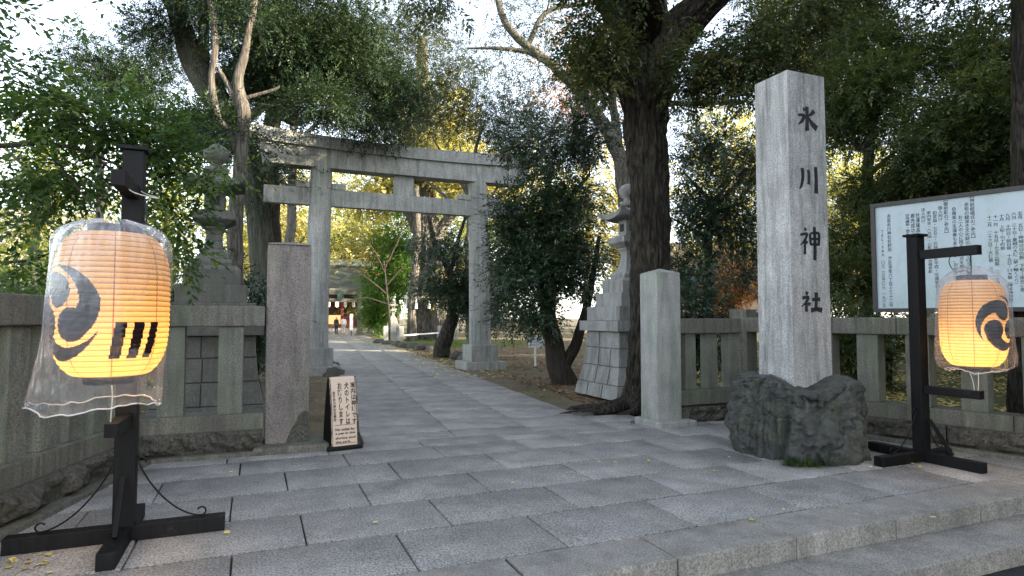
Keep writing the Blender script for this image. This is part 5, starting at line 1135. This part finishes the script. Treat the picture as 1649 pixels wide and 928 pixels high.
far_tree('yellow tree above the middle of the torii beam', 720, 75, 210, 90, M['lf_yg'], 50, base=480)
far_tree('large green tree far behind the golden ones on the right', 1280, 70, 120, 110, M['lf_yg'], 51, name='broadleaf_tree', base=490)
far_tree('reddish bare-topped tree against the sky right of the centre', 940, 65, 20, 90, M['lf_rust'], 52, name='cherry_tree', n=60, base=240)
far_tree('green tree closing the view behind the path', 800, 90, 300, 110, M['lf_olive'], 53, name='broadleaf_tree', base=520)
far_tree('green tree closing the view left of the hall', 400, 80, 300, 90, M['lf_olive'], 54, name='broadleaf_tree', base=520)
far_tree('green tree closing the view behind the left fence', 120, 60, 330, 110, M['lf_yg'], 55, name='broadleaf_tree', base=515)
far_tree('green tree closing the view of the park', 1600, 60, 250, 130, M['lf_olive'], 56, name='broadleaf_tree', base=505)
far_tree('olive tree closing the view right of the stone pillar', 1420, 75, 330, 110, M['lf_olive'], 57, name='broadleaf_tree', base=512)
# bare twiggy bush at the left
b0 = W(70, 500, 11.5); b0.z = 0; L = []; rs_ = random.Random(4)
for k in range(34):
    d = Vector((rs_.uniform(-1, 1), rs_.uniform(-1, 1), 0)); h_ = rs_.uniform(1.6, 3.0); L.append(([b0 + d * .15, b0 + d * .7 + Vector((0, 0, h_ * .55)), b0 + d * rs_.uniform(1.0, 1.9) + Vector((0, 0, h_ + rs_.uniform(-.5, .2)))], [.016, .010, .004]))
tree('bare_shrub', 'pale leafless shrub behind the left fence', L, [((b0.x, b0.y, 2.0), (1.6, 1.4, .9), 50)], M['lf_yg'], M['bark_pale'], per=1, spread=.2, seed=60, twig=.006, cat='shrub')
# evergreens added right of the view to block the sun from the forecourt
for k, (x, y, h_, sd_, lb_) in enumerate([(22, 15, 17, 70, 'broad evergreen added for shade far right of the fence'), (25, 25, 14, 71, 'tall evergreen added for shade at the far side of the playground'), (17.5, 10.5, 15, 72, 'tall evergreen added for shade just outside the right of the view'), (19, 3, 13, 73, 'evergreen added for shade near the steps on the right'), (31, 12, 15, 74, 'large evergreen added for shade east of the park'), (34, 30, 15, 75, 'large evergreen added for shade north-east of the park'), (28, 2, 14, 76, 'evergreen added for shade down the road'), (12.5, -2.5, 12, 77, 'evergreen added for shade close behind the viewer on the right'), (17, -6, 14, 78, 'second evergreen added for shade behind the viewer'), (22, -4, 15, 79, 'tall evergreen added for shade down the road on the right'), (25, -12, 15, 80, 'last evergreen added for shade down the road')]):
    b = Vector((x, y, 0)); tree('evergreen_tree', lb_, [([b, b + Vector((.2, 0, h_ * .4)), b + Vector((0, .2, h_ * .85))], [.35, .26, .1])], [((x, y, h_ * .32), (4.6, 4.6, h_ * .28), 170), ((x, y, h_ * .65), (4.2, 4.2, h_ * .32), 170)], M['lf_cedar'], M['bark_brown'], per=16, spread=.6, leaf=(8, .8, .34, .20), seed=sd_, twig=.03, group='evergreens added to shade the forecourt')

# ------------------------------------------------------------------ leaf litter, fallen leaves, grass
def scatter(name, label, mat, n, fn, size, zoff, seed, kind='stuff', cat=None, lift=.6):
    rs = np.random.default_rng(seed); P = []
    while len(P) < n:
        p = fn(rs)
        if p is not None: P.append(p)
    P = np.array(P); N = len(P); a = rs.uniform(0, 2 * PI, N); s = rs.uniform(.6, 1.2, N) * size; d = np.stack([np.cos(a), np.sin(a), rs.normal(0, .25, N) * lift], 1); e = np.stack([-np.sin(a), np.cos(a), rs.normal(0, .25, N) * lift], 1)
    V = np.stack([P - d * s[:, None] * .5, P + e * s[:, None] * .4, P + d * s[:, None] * .5, P - e * s[:, None] * .4], 1); V[:, :, 2] += zoff + s[:, None] * .22 * lift
    o = np_mesh(name, V.reshape(-1, 3), np.arange(4 * N).reshape(-1, 4), mat, attr=rs.random(N)); tag(o, label, cat, kind=kind); return o
def on_right(rs):
    a = rs.uniform(8.6, 48); b = rs.uniform(1.31 + 3.75 + .091 * (a - 7.9), 30); x, y = AB(a, b)
    if rs.random() > 1.4 * (noise.noise(Vector((x * .5, y * .5, 3))) + .45): return None
    if b < 1.31 + 4.3 + .091 * (a - 7.9) and rs.random() > .12: return None
    if y > 40 or rs.random() > 12 / y: return None
    return (x, y, -.045)
scatter('leaf_litter', 'brown fallen leaves covering the earth right of the path', M['litter'], 30000, on_right, .095, 0, 1)
def on_park(rs):
    x = rs.uniform(4, 26); y = rs.uniform(7.5, 30)
    if (x - RX[0]) * (-RD.y) + (y - RX[1]) * RD.x < 0.4: return None
    return (x, y, .03) if rs.random() < (.4 + noise.noise(Vector((x * .6, y * .6, 0)))) * 1.6 * min(1, 12 / y) else None
scatter('yellow_leaves', 'yellow ginkgo leaves covering the park ground', M['litter_y'], 34000, on_park, .085, 0, 2)
def on_left(rs):
    a = rs.uniform(8.3, 30); b = rs.uniform(-10, 1.2 + .085 * (a - 8)); x, y = AB(a, b); return (x, y, .02 if b < .5 else -.045) if rs.random() < .4 else None
scatter('leaf_litter', 'brown fallen leaves on the earth left of the path', M['litter'], 3000, on_left, .08, 0, 3)
def by_path(rs):
    a = rs.uniform(16, 45); t = rs.normal(0, .6); x, y = AB(a, 1.31 + 3.7 + .091 * (a - 7.9) + t); return (x, y, 0.0 if t < -.1 else -.045)
scatter('yellow_leaves', 'yellow leaves gathered along the right edge of the path', M['litter_y'], 1500, by_path, .10, 0.004, 4)
pv = [Gd(1262, 822), Gd(1300, 752), Gd(1310, 756), Gd(1322, 754), Gd(1390, 731), Gd(1566, 745), Gd(1470, 748), Gd(75, 906), Gd(62, 912), Gd(80, 925), Gd(1150, 760), Gd(965, 745), Gd(1400, 740), Gd(1600, 757)]
for p in pv:
    pass
pv2 = [tuple(p) for p in pv] + [tuple(Gd(rng.uniform(300, 1640), rng.uniform(700, 860))) for _ in range(14)] + [tuple(Gd(rng.uniform(0, 90), rng.uniform(895, 925))) for _ in range(10)] + [tuple(Gd(rng.uniform(1380, 1640), rng.uniform(738, 756))) for _ in range(12)]
it = iter(pv2); scatter('fallen_leaves', 'a few yellow leaves lying on the forecourt paving', M['litter_y'], len(pv2), lambda rs: next(it), .055, .006, 5)
# grass tuft at the foot of the boulder
def blades(name, label, c, n, rx, ry, h, seed, mat=None):
    rs = np.random.default_rng(seed); a = rs.uniform(0, 2 * PI, n); r_ = rs.random(n) ** .6; P = np.stack([c[0] + np.cos(a) * r_ * rx, c[1] + np.sin(a) * r_ * ry, np.full(n, c[2])], 1)
    o = np.stack([np.cos(a) * .5 + rs.normal(0, .35, n), np.sin(a) * .5 + rs.normal(0, .35, n) - .2, rs.uniform(.5, 1.2, n)], 1) * h * rs.uniform(.6, 1.1, n)[:, None]; s = np.stack([-np.sin(a), np.cos(a), a * 0], 1) * .0035
    mid = P + o * .55; tip = P + o - np.array([0, 0, h * .25]); V = np.stack([P - s, P + s, mid + s * .8, mid - s * .8], 1); V2 = np.stack([mid - s * .8, mid + s * .8, tip + s * .15, tip - s * .15], 1)
    V = np.concatenate([V, V2]).reshape(-1, 3); o_ = np_mesh(name, V, np.arange(len(V)).reshape(-1, 4), mat or M['grass'], attr=rs.random(2 * n)); tag(o_, label, kind='stuff'); return o_
gp = Gd(1300, 751); blades('grass', 'tuft of dark grass growing at the foot of the boulder', (gp.x, gp.y + .03, 0), 500, .26, .10, .15, 1)
def on_g(rs): return None
gp = W(720, 560, 38); blades('grass', 'short sunlit grass round the great tree', (gp.x, 40, -.045), 9000, 6, 6, .25, 2, M['lf_bright'])
gp = Gd(480, 615); blades('grass', 'small green weeds behind the left gate post', (-4.2, 9.4, .02), 500, .5, .4, .15, 3, M['lf_bright'])
